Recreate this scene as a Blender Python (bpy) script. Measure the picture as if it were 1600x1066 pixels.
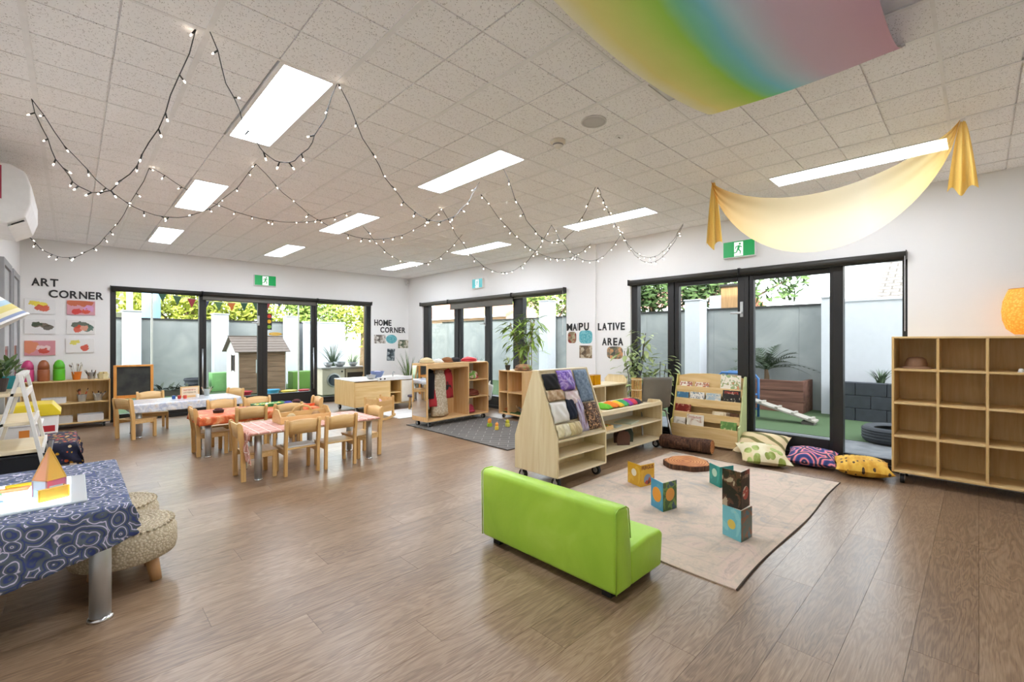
import bpy, bmesh, math, random
from mathutils import Vector, Matrix
rnd = random.Random(11)
PI = math.pi
for o in list(bpy.data.objects):
    bpy.data.objects.remove(o)
SC = bpy.context.scene
COL = SC.collection

# ------------------------------------------------------------------ camera
cd = bpy.data.cameras.new('camera'); cam = bpy.data.objects.new('camera', cd); COL.objects.link(cam)
cam.location = (0, 0, 1.262); cam.rotation_euler = (PI/2, 0, -0.7887)
cd.sensor_width = 36; cd.lens = 708.31*36/1600; cd.shift_x = -0.0161; cd.shift_y = -0.0005
cd.clip_start = 0.05; cd.clip_end = 300
SC.camera = cam
# ------------------------------------------------------------------ sky, sun, exposure
W = bpy.data.worlds.new('sky'); SC.world = W; W.use_nodes = True
_n = W.node_tree; _bg = _n.nodes['Background']
_sky = _n.nodes.new('ShaderNodeTexSky'); _sky.sky_type = 'NISHITA'; _sky.sun_disc = False
_sky.sun_elevation = math.radians(28); _sky.sun_rotation = math.radians(225); _sky.air_density = 1.0; _sky.dust_density = 2.5; _sky.ozone_density = 1.0
_hs = _n.nodes.new('ShaderNodeHueSaturation'); _hs.inputs['Saturation'].default_value = .2; _n.links.new(_sky.outputs[0], _hs.inputs['Color'])   # thin high haze
_n.links.new(_hs.outputs[0], _bg.inputs[0]); _bg.inputs[1].default_value = 0.95
sl = bpy.data.lights.new('sun', 'SUN'); sl.energy = 6.0; sl.angle = 0.01; sl.color = (1, .93, .8)
so = bpy.data.objects.new('sun', sl); COL.objects.link(so)
so.rotation_euler = Vector((0.62, 0.70, -0.50)).to_track_quat('-Z', 'Y').to_euler()
PANEL_EMIT = 14.0
VS = SC.view_settings
VS.view_transform = 'Standard'; VS.look = 'None'; VS.gamma = 1.0; VS.use_curve_mapping = False
VS.exposure = 0.93

# ------------------------------------------------------------------ helpers
def lin(c):
    if isinstance(c, str):
        c = tuple(int(c[i:i+2], 16)/255 for i in (0, 2, 4))
    return tuple((x/12.92 if x <= .04045 else ((x+.055)/1.055)**2.4) for x in c[:3]) + (1,)

class NT:
    def __init__(s, name):
        s.m = bpy.data.materials.new(name); s.m.use_nodes = True
        s.t = s.m.node_tree; s.b = s.t.nodes['Principled BSDF']; s.out = s.t.nodes['Material Output']
    def n(s, typ, props=None, **inp):
        nd = s.t.nodes.new('ShaderNode'+typ)
        for k, v in (props or {}).items(): setattr(nd, k, v)
        for k, v in inp.items(): s.set(nd, k, v)
        return nd
    def set(s, nd, k, v):
        key = int(k[1:]) if (k[0] == 'i' and k[1:].isdigit()) else k.replace('_', ' ')
        sk = nd.inputs[key]
        if isinstance(v, bpy.types.NodeSocket): s.t.links.new(v, sk)
        elif isinstance(v, bpy.types.Node): s.t.links.new(v.outputs[0], sk)
        else: sk.default_value = v
    def P(s, **k):
        for a, v in k.items(): s.set(s.b, a, v)
        return s
    def coord(s, out='Object', scale=(1, 1, 1), rot=(0, 0, 0), loc=(0, 0, 0)):
        tc = s.t.nodes.new('ShaderNodeTexCoord'); mp = s.t.nodes.new('ShaderNodeMapping')
        s.t.links.new(tc.outputs[out], mp.inputs[0])
        mp.inputs['Scale'].default_value = scale; mp.inputs['Rotation'].default_value = rot; mp.inputs['Location'].default_value = loc
        return mp.outputs[0]
    def ramp(s, fac, stops, interp='LINEAR'):
        r = s.t.nodes.new('ShaderNodeValToRGB'); s.t.links.new(fac, r.inputs[0]); cr = r.color_ramp; cr.interpolation = interp
        while len(cr.elements) < len(stops): cr.elements.new(0.5)
        for e, (p, c) in zip(cr.elements, stops): e.position = p; e.color = lin(c)
        return r.outputs[0]
    def math(s, op, a, b=0.0, c=None):
        nd = s.t.nodes.new('ShaderNodeMath'); nd.operation = op
        for i, v in enumerate((a, b) if c is None else (a, b, c)):
            if isinstance(v, bpy.types.NodeSocket): s.t.links.new(v, nd.inputs[i])
            else: nd.inputs[i].default_value = v
        return nd.outputs[0]
    def mix(s, fac, a, b, blend='MIX'):
        nd = s.t.nodes.new('ShaderNodeMix'); nd.data_type = 'RGBA'; nd.blend_type = blend
        for i, v in ((0, fac), (6, a), (7, b)):
            if isinstance(v, bpy.types.NodeSocket): s.t.links.new(v, nd.inputs[i])
            else: nd.inputs[i].default_value = lin(v) if (i and not isinstance(v, (int, float)) and len(v) != 4) else v
        return nd.outputs[2]
    def bump(s, h, strength=.3, dist=.01):
        b = s.n('Bump', Strength=strength, Distance=dist); s.t.links.new(h, b.inputs['Height']); s.t.links.new(b.outputs[0], s.b.inputs['Normal']); return s
    def noise(s, vec, scale=5, detail=4, rough=.5, dist=0):
        nd = s.n('TexNoise', Scale=scale, Detail=detail, Roughness=rough, Distortion=dist); s.t.links.new(vec, nd.inputs['Vector']); return nd
    def vor(s, vec, scale=5, feature='F1', rndm=1.0):
        nd = s.n('TexVoronoi', {'feature': feature}, Scale=scale, Randomness=rndm); s.t.links.new(vec, nd.inputs['Vector']); return nd

MC = {}
def plain(c, rough=.5, metal=0.0, var=.06, **kw):
    key = (str(c), rough, metal, var, str(sorted(kw.items())))
    if key in MC: return MC[key]
    m = NT('surface_'+str(len(MC)))
    v = m.coord('Object'); nz = m.noise(v, 14, 3).outputs[0]
    base = lin(c); d = tuple(x*(1-var*2) for x in base[:3])+(1,); l = tuple(min(1, x*(1+var)) for x in base[:3])+(1,)
    m.P(Base_Color=m.mix(nz, d, l), Roughness=rough, Metallic=metal, **kw)
    MC[key] = m.m; return m.m
def wood(name, a, b, ax=0, scale=1.0, rough=.42, dark=None):
    if name in MC: return MC[name]
    m = NT(name); sc = [14*scale]*3; sc[ax] = 1.1*scale
    tc = m.t.nodes.new('ShaderNodeTexCoord'); oi = m.n('ObjectInfo')
    va = m.n('VectorMath', {'operation': 'ADD'}); m.t.links.new(tc.outputs['Object'], va.inputs[0])
    rr = m.n('Combine' + 'XYZ'); r10 = m.math('MULTIPLY', oi.outputs['Random'], 7.0)
    for i in range(3): m.t.links.new(r10, rr.inputs[i])
    m.t.links.new(rr.outputs[0], va.inputs[1])
    mp = m.n('Mapping'); m.t.links.new(va.outputs[0], mp.inputs[0]); mp.inputs['Scale'].default_value = sc
    n1 = m.noise(mp.outputs[0], 2.2, 5, .55, .6).outputs[0]
    col = m.ramp(n1, [(.25, a), (.75, b)] if not dark else [(.2, dark), (.42, a), (.75, b)])
    m.P(Base_Color=col, Roughness=rough); m.bump(n1, .06, .002)
    MC[name] = m.m; return m.m
def emit(c, s):
    m = NT('glow'); m.P(Base_Color=lin(c), Emission_Color=lin(c), Emission_Strength=s); return m.m

class MB:
    def __init__(s): s.v = []; s.f = []
    def box(s, x0, x1, y0, y1, z0, z1):
        b = len(s.v)
        s.v += [(x, y, z) for z in (z0, z1) for y in (y0, y1) for x in (x0, x1)]
        s.f += [tuple(b+i for i in q) for q in ((0, 2, 3, 1), (4, 5, 7, 6), (0, 1, 5, 4), (2, 6, 7, 3), (0, 4, 6, 2), (1, 3, 7, 5))]
        return s
    def obox(s, c, size, rz=0, rx=0, ry=0):
        M = Matrix.Translation(c) @ Matrix.Rotation(rz, 4, 'Z') @ Matrix.Rotation(ry, 4, 'Y') @ Matrix.Rotation(rx, 4, 'X')
        t = MB().box(-size[0]/2, size[0]/2, -size[1]/2, size[1]/2, -size[2]/2, size[2]/2); return s.add(t, M)
    def add(s, o, M=None):
        b = len(s.v); s.v += [tuple(M @ Vector(p)) if M else p for p in o.v]; s.f += [tuple(i+b for i in q) for q in o.f]; return s
    def cyl(s, p0, p1, r0, r1=None, n=12, cap=True):
        return s.tube([p0, p1], [r0, r0 if r1 is None else r1], n, cap)
    def tube(s, path, r, n=8, cap=True):
        P = [Vector(p) for p in path]; b = len(s.v); k = len(P); a = None
        for i, p in enumerate(P):
            d = (P[min(i+1, k-1)]-P[max(i-1, 0)]).normalized()
            if a is None: a = d.orthogonal().normalized()
            else: a = (a-d*a.dot(d)).normalized()
            c = d.cross(a); rr = r[i] if isinstance(r, (list, tuple)) else r
            for j in range(n):
                t = 2*PI*j/n; s.v.append(tuple(p+a*(rr*math.cos(t))+c*(rr*math.sin(t))))
        for i in range(k-1):
            for j in range(n):
                s.f.append((b+i*n+j, b+i*n+(j+1) % n, b+(i+1)*n+(j+1) % n, b+(i+1)*n+j))
        if cap: s.f.append(tuple(b+j for j in reversed(range(n)))); s.f.append(tuple(b+(k-1)*n+j for j in range(n)))
        return s
    def lathe(s, prof, n=20, c=(0, 0, 0), cap0=True, cap1=True):
        b = len(s.v); k = len(prof)
        for r, z in prof:
            for j in range(n):
                t = 2*PI*j/n; s.v.append((c[0]+r*math.cos(t), c[1]+r*math.sin(t), c[2]+z))
        for i in range(k-1):
            for j in range(n): s.f.append((b+i*n+j, b+i*n+(j+1) % n, b+(i+1)*n+(j+1) % n, b+(i+1)*n+j))
        if cap0: s.f.append(tuple(b+j for j in reversed(range(n))))
        if cap1: s.f.append(tuple(b+(k-1)*n+j for j in range(n)))
        return s
    def prism(s, poly, axis, d0, d1):
        b = len(s.v); n = len(poly)
        for d in (d0, d1):
            for (p, q) in poly: s.v.append((d, p, q) if axis == 'x' else ((p, d, q) if axis == 'y' else (p, q, d)))
        s.f.append(tuple(b+i for i in range(n))); s.f.append(tuple(b+n+i for i in reversed(range(n))))
        for i in range(n): s.f.append((b+i, b+n+i, b+n+(i+1) % n, b+(i+1) % n))
        return s
    def grid(s, fn, nu, nv, closed=False):
        b = len(s.v)
        for i in range(nu+1):
            for j in range(nv+1): s.v.append(tuple(fn(i/nu, j/nv)))
        for i in range(nu):
            for j in range(nv):
                a = b+i*(nv+1)+j; s.f.append((a, a+nv+1, a+nv+2, a+1))
        return s
    def quad(s, *p):
        b = len(s.v); s.v += [tuple(q) for q in p]; s.f.append(tuple(range(b, b+len(p)))); return s
    def mesh(s, name, smooth=False):
        me = bpy.data.meshes.new(name); me.from_pydata(s.v, [], s.f)
        bm = bmesh.new(); bm.from_mesh(me); bmesh.ops.recalc_face_normals(bm, faces=bm.faces); bm.to_mesh(me); bm.free()
        if smooth:
            for p in me.polygons: p.use_smooth = True
        return me

def mk(name, mb, mat, parent=None, smooth=False, bev=0, seg=2, solid=0, sub=0):
    me = mb if isinstance(mb, bpy.types.Mesh) else mb.mesh(name, smooth)
    if mat is not None and not len(me.materials): me.materials.append(mat)
    o = bpy.data.objects.new(name, me); COL.objects.link(o)
    if parent: o.parent = parent
    if sub: md = o.modifiers.new('s', 'SUBSURF'); md.levels = sub; md.render_levels = sub
    if solid: md = o.modifiers.new('t', 'SOLIDIFY'); md.thickness = solid; md.offset = 0
    if bev:
        md = o.modifiers.new('b', 'BEVEL'); md.width = bev; md.segments = seg; md.limit_method = 'ANGLE'; md.angle_limit = .7
    return o
def tag(o, label, cat, group=None):
    o['label'] = label; o['category'] = cat
    if group: o['group'] = group
    return o
def struct(o): o['kind'] = 'structure'; return o
def stuff(o): o['kind'] = 'stuff'; return o
def thing(name, label, cat, loc=(0, 0, 0), rz=0, group=None):
    o = bpy.data.objects.new(name, None); COL.objects.link(o); o.empty_display_size = .1
    o.location = loc; o.rotation_euler = (0, 0, rz)
    return tag(o, label, cat, group)
def one(name, mb, mat, label, cat, loc=(0, 0, 0), rz=0, group=None, **k):
    o = mk(name, mb, mat, None, **k); o.location = loc; o.rotation_euler[2] = rz
    return tag(o, label, cat, group)
def dup(root, loc, rz, label, group=None, parent=None):
    r = root.copy(); COL.objects.link(r); r.location = loc; r.rotation_euler = (0, 0, rz); r['label'] = label
    if group: r['group'] = group
    for ch in root.children:
        c_ = ch.copy(); COL.objects.link(c_); c_.parent = r
        for g in ch.children:
            d = g.copy(); COL.objects.link(d); d.parent = c_
    return r
def textmesh(txt, size, depth=.004, bold=.0, align='LEFT'):
    cu = bpy.data.curves.new('lettering', 'FONT'); cu.body = txt; cu.size = size; cu.extrude = depth; cu.offset = bold; cu.align_x = align
    ob = bpy.data.objects.new('lettering', cu); COL.objects.link(ob)
    dg = bpy.context.evaluated_depsgraph_get(); me = bpy.data.meshes.new_from_object(ob.evaluated_get(dg))
    bpy.data.objects.remove(ob); bpy.data.curves.remove(cu); me.materials.clear(); return me
def mrot(me, M): me.transform(M); return me
def scribble(w, h, n, seed):
    """print too small to read: a row of letter-like strokes, upright and facing -Y"""
    r = random.Random(seed); mb = MB(); p = w/n
    for i in range(n):
        x = -w/2+i*p; k = r.randrange(4)
        mb.box(x, x+p*.22, -.0008, 0, 0, h)
        if k != 1: mb.box(x+p*.22, x+p*.7, -.0008, 0, h*.8, h)
        if k != 2: mb.box(x+p*.22, x+p*.62, -.0008, 0, h*.4, h*.58)
        if k == 3: mb.box(x+p*.56, x+p*.76, -.0008, 0, 0, h*.4)
    return mb.mesh('title')
BACKM = Matrix.Rotation(PI/2, 4, 'X')                                   # text upright, facing -Y
RIGHTM = Matrix.Rotation(-PI/2, 4, 'Z') @ Matrix.Rotation(PI/2, 4, 'X')   # text upright, facing -X (reads towards -Y)

# ------------------------------------------------------------------ common materials
BIRCH = wood('birch_ply', 'd3ab6a', 'e6c78c', 2, 1.0)
BIRCHX = wood('birch_ply_level', 'd8b272', 'ecd09a', 0, 1.0)
PALE = wood('pale_maple', 'd9c190', 'ecdcb6', 2, .8)
PALEX = wood('pale_maple_level', 'e0cba0', 'f2e6c8', 0, .8)
BEECH = wood('beech', 'd3a35e', 'e6c084', 2, 1.2)
BEECHX = wood('beech_level', 'd9ac68', 'ebc890', 0, 1.2)
AMBER = wood('amber_pine', 'd4893a', 'e6a552', 2, 1)
WHITEW = plain('eceae4', .5)
BLACKM = plain('202020', .38, var=.1)
CHAR = plain('2c2b2a', .45)
STEEL = plain('b9bcbf', .3, .9)
ALU = plain('c6c8c8', .38, .75)
CHROME = plain('dcdee0', .12, 1.0)
RUBBER = plain('1b1b1c', .6)
WHITEP = plain('f0f0ee', .35)
m = NT('clear_glass')
_f = m.n('LayerWeight', Blend=.12); _t = m.n('BsdfTransparent'); _g = m.n('BsdfGlossy', Roughness=.02)
_t.inputs[0].default_value = (.9, .93, .93, 1)
_mx = m.n('MixShader'); m.t.links.new(_f.outputs[0], _mx.inputs[0]); m.t.links.new(_t.outputs[0], _mx.inputs[1]); m.t.links.new(_g.outputs[0], _mx.inputs[2]); m.t.links.new(_mx.outputs[0], m.out.inputs[0])
GLASS = m.m
def tinted(c, a=.6):
    key = ('tint', str(c), a)
    if key in MC: return MC[key]
    m = NT('tinted_plastic'); t = m.n('BsdfTransparent'); t.inputs[0].default_value = lin(c)
    m.P(Base_Color=lin(c), Roughness=.15); mx = m.n('MixShader'); mx.inputs[0].default_value = a
    m.t.links.new(t.outputs[0], mx.inputs[1]); m.t.links.new(m.b.outputs[0], mx.inputs[2]); m.t.links.new(mx.outputs[0], m.out.inputs[0])
    MC[key] = m.m; return m.m
# ================================================================== SHELL
XL, XR, YF, YB, ZC = -0.512, 5.532, -1.0, 9.446, 2.70
m = NT('wall_paint'); v = m.coord('Object'); nz = m.noise(v, 40, 3)
m.P(Base_Color=m.mix(m.noise(v, .8, 2).outputs[0], 'ecebe8', 'f3f2f0'), Roughness=.6); m.bump(nz.outputs[0], .05, .002); PAINT = m.m
# floor planks, running along X
m = NT('oak_vinyl')
tc = m.t.nodes.new('ShaderNodeTexCoord'); oi = m.n('ObjectInfo')
va = m.n('VectorMath', {'operation': 'ADD'}); m.t.links.new(tc.outputs['Object'], va.inputs[0]); cx = m.n('CombineXYZ')
m.t.links.new(m.math('MULTIPLY', oi.outputs['Random'], 31.0), cx.inputs[0]); m.t.links.new(m.math('MULTIPLY', oi.outputs['Random'], 17.0), cx.inputs[1]); m.t.links.new(cx.outputs[0], va.inputs[1])
mp = m.n('Mapping'); m.t.links.new(va.outputs[0], mp.inputs[0]); mp.inputs['Scale'].default_value = (1.3, 9, 1)
big = m.noise(mp.outputs[0], 1.5, 2, .5, 1.4)
rings = m.math('SINE', m.math('MULTIPLY', big.outputs[0], 42.0))
mp2 = m.n('Mapping'); m.t.links.new(va.outputs[0], mp2.inputs[0]); mp2.inputs['Scale'].default_value = (4, 90, 1)
fine = m.noise(mp2.outputs[0], 2.5, 4, .6)
g = m.math('ADD', m.math('MULTIPLY', rings, .085), m.math('MULTIPLY', fine.outputs[0], .75))
g = m.math('ADD', g, m.math('MULTIPLY', m.math('SUBTRACT', oi.outputs['Random'], .5), .16))
col = m.ramp(g, [(.12, '6a5440'), (.4, '8f755c'), (.7, 'ad957b')])
m.P(Base_Color=col, Roughness=m.ramp(fine.outputs[0], [(.3, (.56, .56, .56)), (.7, (.64, .64, .64))]), Specular_IOR_Level=.55); m.bump(g, .10, .002); OAK = m.m
fl_ = struct(mk('floor', MB().box(XL, XR, YF, YB, -.08, -.006), plain('4a3828', .8)))
PW, PL = .2, 1.5
row = 0; y = YF
while y < YB-1e-4:
    y1 = min(y+PW, YB); off = -((row*0.61) % 1.0)*PL; x = XL+off
    while x < XR-1e-4:
        x0, x1 = max(x, XL), min(x+PL, XR)
        if x1-x0 > .04:
            w, l = (y1-y)/2-.0006, (x1-x0)/2-.0006
            o = mk('plank', MB().box(-l, l, -w, w, -.006, 0), OAK, fl_); o.location = ((x0+x1)/2, (y+y1)/2, 0)
        x += PL
    y = y1; row += 1
# ceiling: 1200 x 600 tiles, each scored into 300 mm squares, on exposed tees
m = NT('mineral_tile'); v = m.coord('Object'); sp = m.vor(v, 150); sp2 = m.noise(v, 60, 3)
spk = m.math('MULTIPLY', m.math('LESS_THAN', sp.outputs['Distance'], .32), m.math('GREATER_THAN', sp2.outputs[0], .53))
m.P(Base_Color=m.mix(spk, 'fbfaf9', 'b4b0ac'), Roughness=.85); m.bump(spk, -.3, .004); TILE = m.m
TEE = plain('f4f3f1', .5); DARK = plain('8b8985', .9)
ceil = struct(mk('ceiling', MB().box(XL, XR, YF, YB, ZC+.035, ZC+.16), DARK))
AX = lambda a: .447+.3*a
BY = lambda b: 2.54+.3*b
LIGHTS = [(a, b) for b in (-8, 0, 8, 16) for a in (1, 6, 13)]
def inlight(xc, yc):
    return any(AX(a) < xc < AX(a+1) and BY(b) < yc < BY(b+4) for a, b in LIGHTS)
for i in range(-2, 9):
    for j in range(-3, 6):
        mb = MB(); X0, Y0 = AX(2*i), BY(4*j); X1, Y1 = X0+.6, Y0+1.2
        for p in range(2):
            for q in range(4):
                x0, x1, y0, y1 = X0+.3*p, X0+.3*p+.3, Y0+.3*q, Y0+.3*q+.3
                if inlight((x0+x1)/2, (y0+y1)/2): continue
                x0, x1, y0, y1 = max(x0, XL), min(x1, XR), max(y0, YF), min(y1, YB)
                if x1-x0 < .02 or y1-y0 < .02: continue
                cx_, cy_ = X0+.3, Y0+.6; g_ = .004
                mb.box(x0-cx_, x1-cx_, y0-cy_, y1-cy_, .010, .030)
                mb.box(x0-cx_+g_, x1-cx_-g_, y0-cy_+g_, y1-cy_-g_, .001, .0102)
        if mb.v:
            o = mk('ceiling_tile', mb, TILE, ceil); o.location = (X0+.3, Y0+.6, ZC)
for i in range(-2, 9):
    x = AX(2*i)
    if XL < x < XR: mk('ceiling_tee', MB().box(x-.012, x+.012, YF, YB, ZC-.003, ZC+.004), TEE, ceil)
for j in range(-2, 6):
    y = BY(4*j)
    if YF < y < YB: mk('ceiling_tee', MB().box(XL, XR, y-.008, y+.008, ZC-.002, ZC+.004), TEE, ceil)
PANEL = emit('eef4ff', PANEL_EMIT); PANEL_OFF = plain('e9eaea', .4)
rows = {-8: 'nearest', 0: 'second', 8: 'third', 16: 'farthest'}; cols = {1: 'left', 6: 'middle', 13: 'right'}
for a, b in LIGHTS:
    w = .25 if a != 13 else .27
    t = thing('ceiling_light', 'recessed white panel light, %s row from the camera, %s column' % (rows[b], cols[a]) if (a, b) != (6, -8) else 'unlit white ceiling panel light above the rainbow silk', 'light', (AX(a)+.155, BY(b)+.6, ZC), 0, 'ceiling panel lights')
    fr = MB(); hx, hy = .148, .598
    for q in ((-hx, -w/2, -hy, hy), (w/2, hx, -hy, hy), (-w/2, w/2, -hy, -hy+.02), (-w/2, w/2, hy-.02, hy)): fr.box(*q, -.004, .03)
    mk('frame', fr, TEE, t); mk('diffuser', MB().box(-w/2, w/2, -hy+.02, hy-.02, .002, .02), PANEL if (a, b) != (6, -8) else PANEL_OFF, t)
# walls
WT = .16
def wall(name, mb): return struct(mk(name, mb, PAINT))
wall('wall_left', MB().box(XL-WT, XL, YF-WT, YB+WT, -.05, ZC+.16))
wall('wall_front', MB().box(XL, XR, YF-WT, YF, -.05, ZC+.16))
wb = MB().box(XL, .409, YB, YB+WT, -.05, ZC+.16).box(4.618, XR, YB, YB+WT, -.05, ZC+.16).box(.409, 4.618, YB, YB+WT, 2.10, ZC+.16)
wall('wall_back', wb)
wr = MB()
for y0, y1 in ((YF-WT, .475), (3.476, 4.647), (8.848, YB+WT)): wr.box(XR, XR+WT, y0, y1, -.05, ZC+.16)
for y0, y1 in ((.475, 3.476), (4.647, 8.848)): wr.box(XR, XR+WT, y0, y1, 2.10, ZC+.16)
wr.box(XR-.035, XR, 4.06, 4.39, 0, ZC)
wall('wall_right', wr)
# unseen block added overhead to keep the sun off the courtyard fences
struct(mk('sun_block_upper', MB().box(-16, XR+WT, -16, YB+WT, ZC+.17, 6.6), plain('d8d5cf', .8)))
struct(mk('sun_block_lower', MB().box(-16, XL-WT-.01, -16, YB+WT, -.05, ZC+.165).box(XL-WT-.005, XR+WT, -16, YF-WT-.01, -.05, ZC+.165), plain('d8d5cf', .8)))  # unseen masses added to stop sun slipping in below the upper block
# ------------------------------------------------------------------ glazing
def glazing(name, loc, rz, Wd, posts, doors, panes, levers=(), pulls=()):
    t = bpy.data.objects.new(name, None); COL.objects.link(t); t.location = loc; t.rotation_euler[2] = rz; struct(t)
    mk('frame_head', MB().box(0, Wd, .03, .13, 2.03, 2.10), BLACKM, t, bev=.003)
    mk('threshold', MB().box(0, Wd, .02, .14, -.02, .05), BLACKM, t, bev=.003)
    for u0, u1 in posts: mk('mullion', MB().box(u0, u1, .03, .13, .05, 2.03), BLACKM, t, bev=.004)
    for u0, u1 in panes:
        p = mk('fixed_pane', MB().box(u0, u1, .078, .084, .11, 2.03), GLASS, t)
        mk('sill_rail', MB().box(u0, u1, .05, .11, .05, .11), BLACKM, p, bev=.003)
    for u0, u1, sl_, sr_, bot in doors:
        d = mk('door_leaf', MB().box(u0, u0+sl_, .045, .115, .05, 2.03).box(u1-sr_, u1, .045, .115, .05, 2.03).box(u0+sl_, u1-sr_, .045, .115, .05, bot).box(u0+sl_, u1-sr_, .045, .115, 1.97, 2.03), BLACKM, t, bev=.004)
        mk('pane', MB().box(u0+sl_, u1-sr_, .077, .083, bot, 1.97), GLASS, d)
    for u, s in levers:
        h = mk('lever_handle', MB().box(u-.018, u+.018, .033, .046, 1.54, 1.72).box(min(u, u+s*.12), max(u, u+s*.12), .005, .02, 1.575, 1.6).box(u-.01, u+.01, .005, .04, 1.575, 1.6), ALU, t, bev=.004)
    for u in pulls:
        mk('pull_handle', MB().tube([(u, .0, .30), (u, .0, 1.12)], .012, 8).cyl((u, 0, .4), (u, .045, .4), .008).cyl((u, 0, 1.0), (u, .045, 1.0), .008), STEEL, t, smooth=True)
    return t
x0 = .409
glazing('window_1', (x0, YB, 0), 0, 4.209, [(0, .07), (1.126, 1.18), (3.03, 3.08), (4.11, 4.209)],
        [(1.18, 2.10, .05, .08, .25), (2.10, 3.03, .08, .06, .25)], [(.07, 1.126), (3.08, 4.11)], [(2.03, -1)], [1.17, 3.0])
glazing('window_2', (XR, 8.848, 0), -PI/2, 4.201, [(0, .19), (1.16, 1.30), (2.98, 3.18), (4.17, 4.201)],
        [(1.30, 2.20, .07, .075, .22), (2.20, 2.98, .075, .06, .22)], [(.19, 1.16), (3.18, 4.17)], [(2.14, -1)], [])
glazing('window_3', (XR, 3.476, 0), -PI/2, 3.001, [(0, .09), (.55, .64), (1.53, 1.57), (2.40, 2.49), (2.96, 3.001)],
        [(.64, 1.53, .06, .09, .22), (1.57, 2.40, .05, .03, .22)], [(.09, .55), (2.49, 2.96)], [(1.49, -1)], [])
# roller blinds across the heads, on the room side
BL = plain('34332f', .5); BLF = plain('6d6a62', .7)
def blind(loc, rz, L, drop, label, col=BL):
    t = thing('roller_blind', label, 'blind', loc, rz, 'roller blinds rolled up above the glass doors')
    mk('tube', MB().cyl((.005, -.04, 2.065), (L-.005, -.04, 2.065), .035, n=14), col, t, smooth=True)
    mk('fabric', MB().box(.01, L-.01, -.012, -.009, 2.03-drop, 2.06), BLF, t)
    mk('bottom_bar', MB().box(.01, L-.01, -.02, -.004, 2.02-drop, 2.035-drop), col, t, bev=.003)
    for u in (.001, L-.006): mk('bracket', MB().box(u, u+.005, -.078, 0, 2.025, 2.105), BLACKM, t)
    if 'right' in label: mk('bead_chain', MB().cyl((L-.012, -.075, 1.35), (L-.012, -.075, 2.05), .0025, n=5), WHITEP, t)
    return t
for u0, u1, d, l in ((0, 1.15, .0, 'left'), (1.16, 3.05, .07, 'middle'), (3.06, 4.2, .02, 'right')):
    blind((x0+u0, YB, 0), 0, u1-u0, d, 'dark roller blind rolled up, %s one on the back wall' % l)
for u0, u1, d, l in ((0, 1.05, .0, 'left'), (1.06, 2.98, .12, 'middle, slightly lowered'), (2.99, 4.2, .02, 'right')):
    blind((XR, 8.848-u0, 0), -PI/2, u1-u0, d, 'grey roller blind over the door behind the bamboo plant, %s one' % l, plain('55534c', .5))
for u0, u1, d, l in ((0, 1.49, .0, 'left'), (1.50, 3.0, .0, 'right')):
    blind((XR, 3.476-u0, 0), -PI/2, u1-u0, d, 'black roller blind over the glass doors beside the bookcase, %s one' % l)
# left wall: grey framed doors
GREY = plain('9a9b9c', .5); DGL = plain('2a2c30', .1)
for k, (y0, y1) in enumerate(((6.9, 7.75), (7.95, 8.85))):
    d = struct(mk('door_%d' % (k+1), MB().box(XL, XL+.035, y0, y0+.07, 0, 2.1).box(XL, XL+.035, y1-.07, y1, 0, 2.1).box(XL, XL+.035, y0+.07, y1-.07, 2.03, 2.1), GREY, bev=.003))
    mk('door_leaf', MB().box(XL+.001, XL+.015, y0+.07, y1-.07, 0, 2.03), plain('b4b6b8', .4), d); mk('pane', MB().box(XL+.015, XL+.018, y0+.2, y1-.2, .35, 1.2), DGL, d)
# ================================================================== FABRICS AND PRINTS
def drapemat(name, fn, rough=.8):
    m = NT(name); col = fn(m); m.P(Base_Color=col, Roughness=rough)
    m.bump(m.noise(m.coord('Object'), 120, 2).outputs[0], .12, .002); return m.m
def swirl(m, sc, cols, freq=34.0):
    v = m.coord('Object'); n = m.noise(v, sc*.6, 2); w = m.n('VectorMath', {'operation': 'ADD'}); m.t.links.new(v, w.inputs[0])
    s = m.n('VectorMath', {'operation': 'SCALE'}); m.t.links.new(n.outputs['Color'], s.inputs[0]); s.inputs['Scale'].default_value = .35/sc*2; m.t.links.new(s.outputs[0], w.inputs[1])
    d = m.vor(w.outputs[0], sc); r = m.math('SINE', m.math('MULTIPLY', d.outputs['Distance'], freq))
    return m.ramp(m.math('ADD', m.math('MULTIPLY', r, .5), .5), cols)
SWIRL = drapemat('blue_dot_circle_cloth', lambda m: swirl(m, 15, [(0, '3c4a82'), (.10, '4a5678'), (.25, '5c666f'), (.82, '646e78'), (.91, '565f92'), (.965, 'b4b2cc'), (1, 'dcd8e4')], 20))
def floral(m):
    v = m.coord('Object'); d = m.vor(v, 34); w = m.n('TexWhiteNoise'); m.t.links.new(d.outputs['Color'], w.inputs[0])
    c = m.ramp(w.outputs[0], [(0, '20233f'), (.45, '2b2c4a'), (.46, 'd65b2a'), (.62, 'e9b23c'), (.78, 'c9392b'), (.88, 'f0d9b0'), (.95, '8a3358')], 'CONSTANT')
    return m.mix(m.math('GREATER_THAN', d.outputs['Distance'], .42), c, '1d2038')
FLORAL = drapemat('dark_floral_cloth', floral)
ORANGE = drapemat('orange_batik_cloth', lambda m: m.ramp(m.noise(m.coord('Object'), 9, 5, .6, 1.5).outputs[0], [(.3, 'b7431f'), (.5, 'e0672d'), (.66, 'eda06a'), (.8, 'f3d9c0')]), .55)
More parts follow.
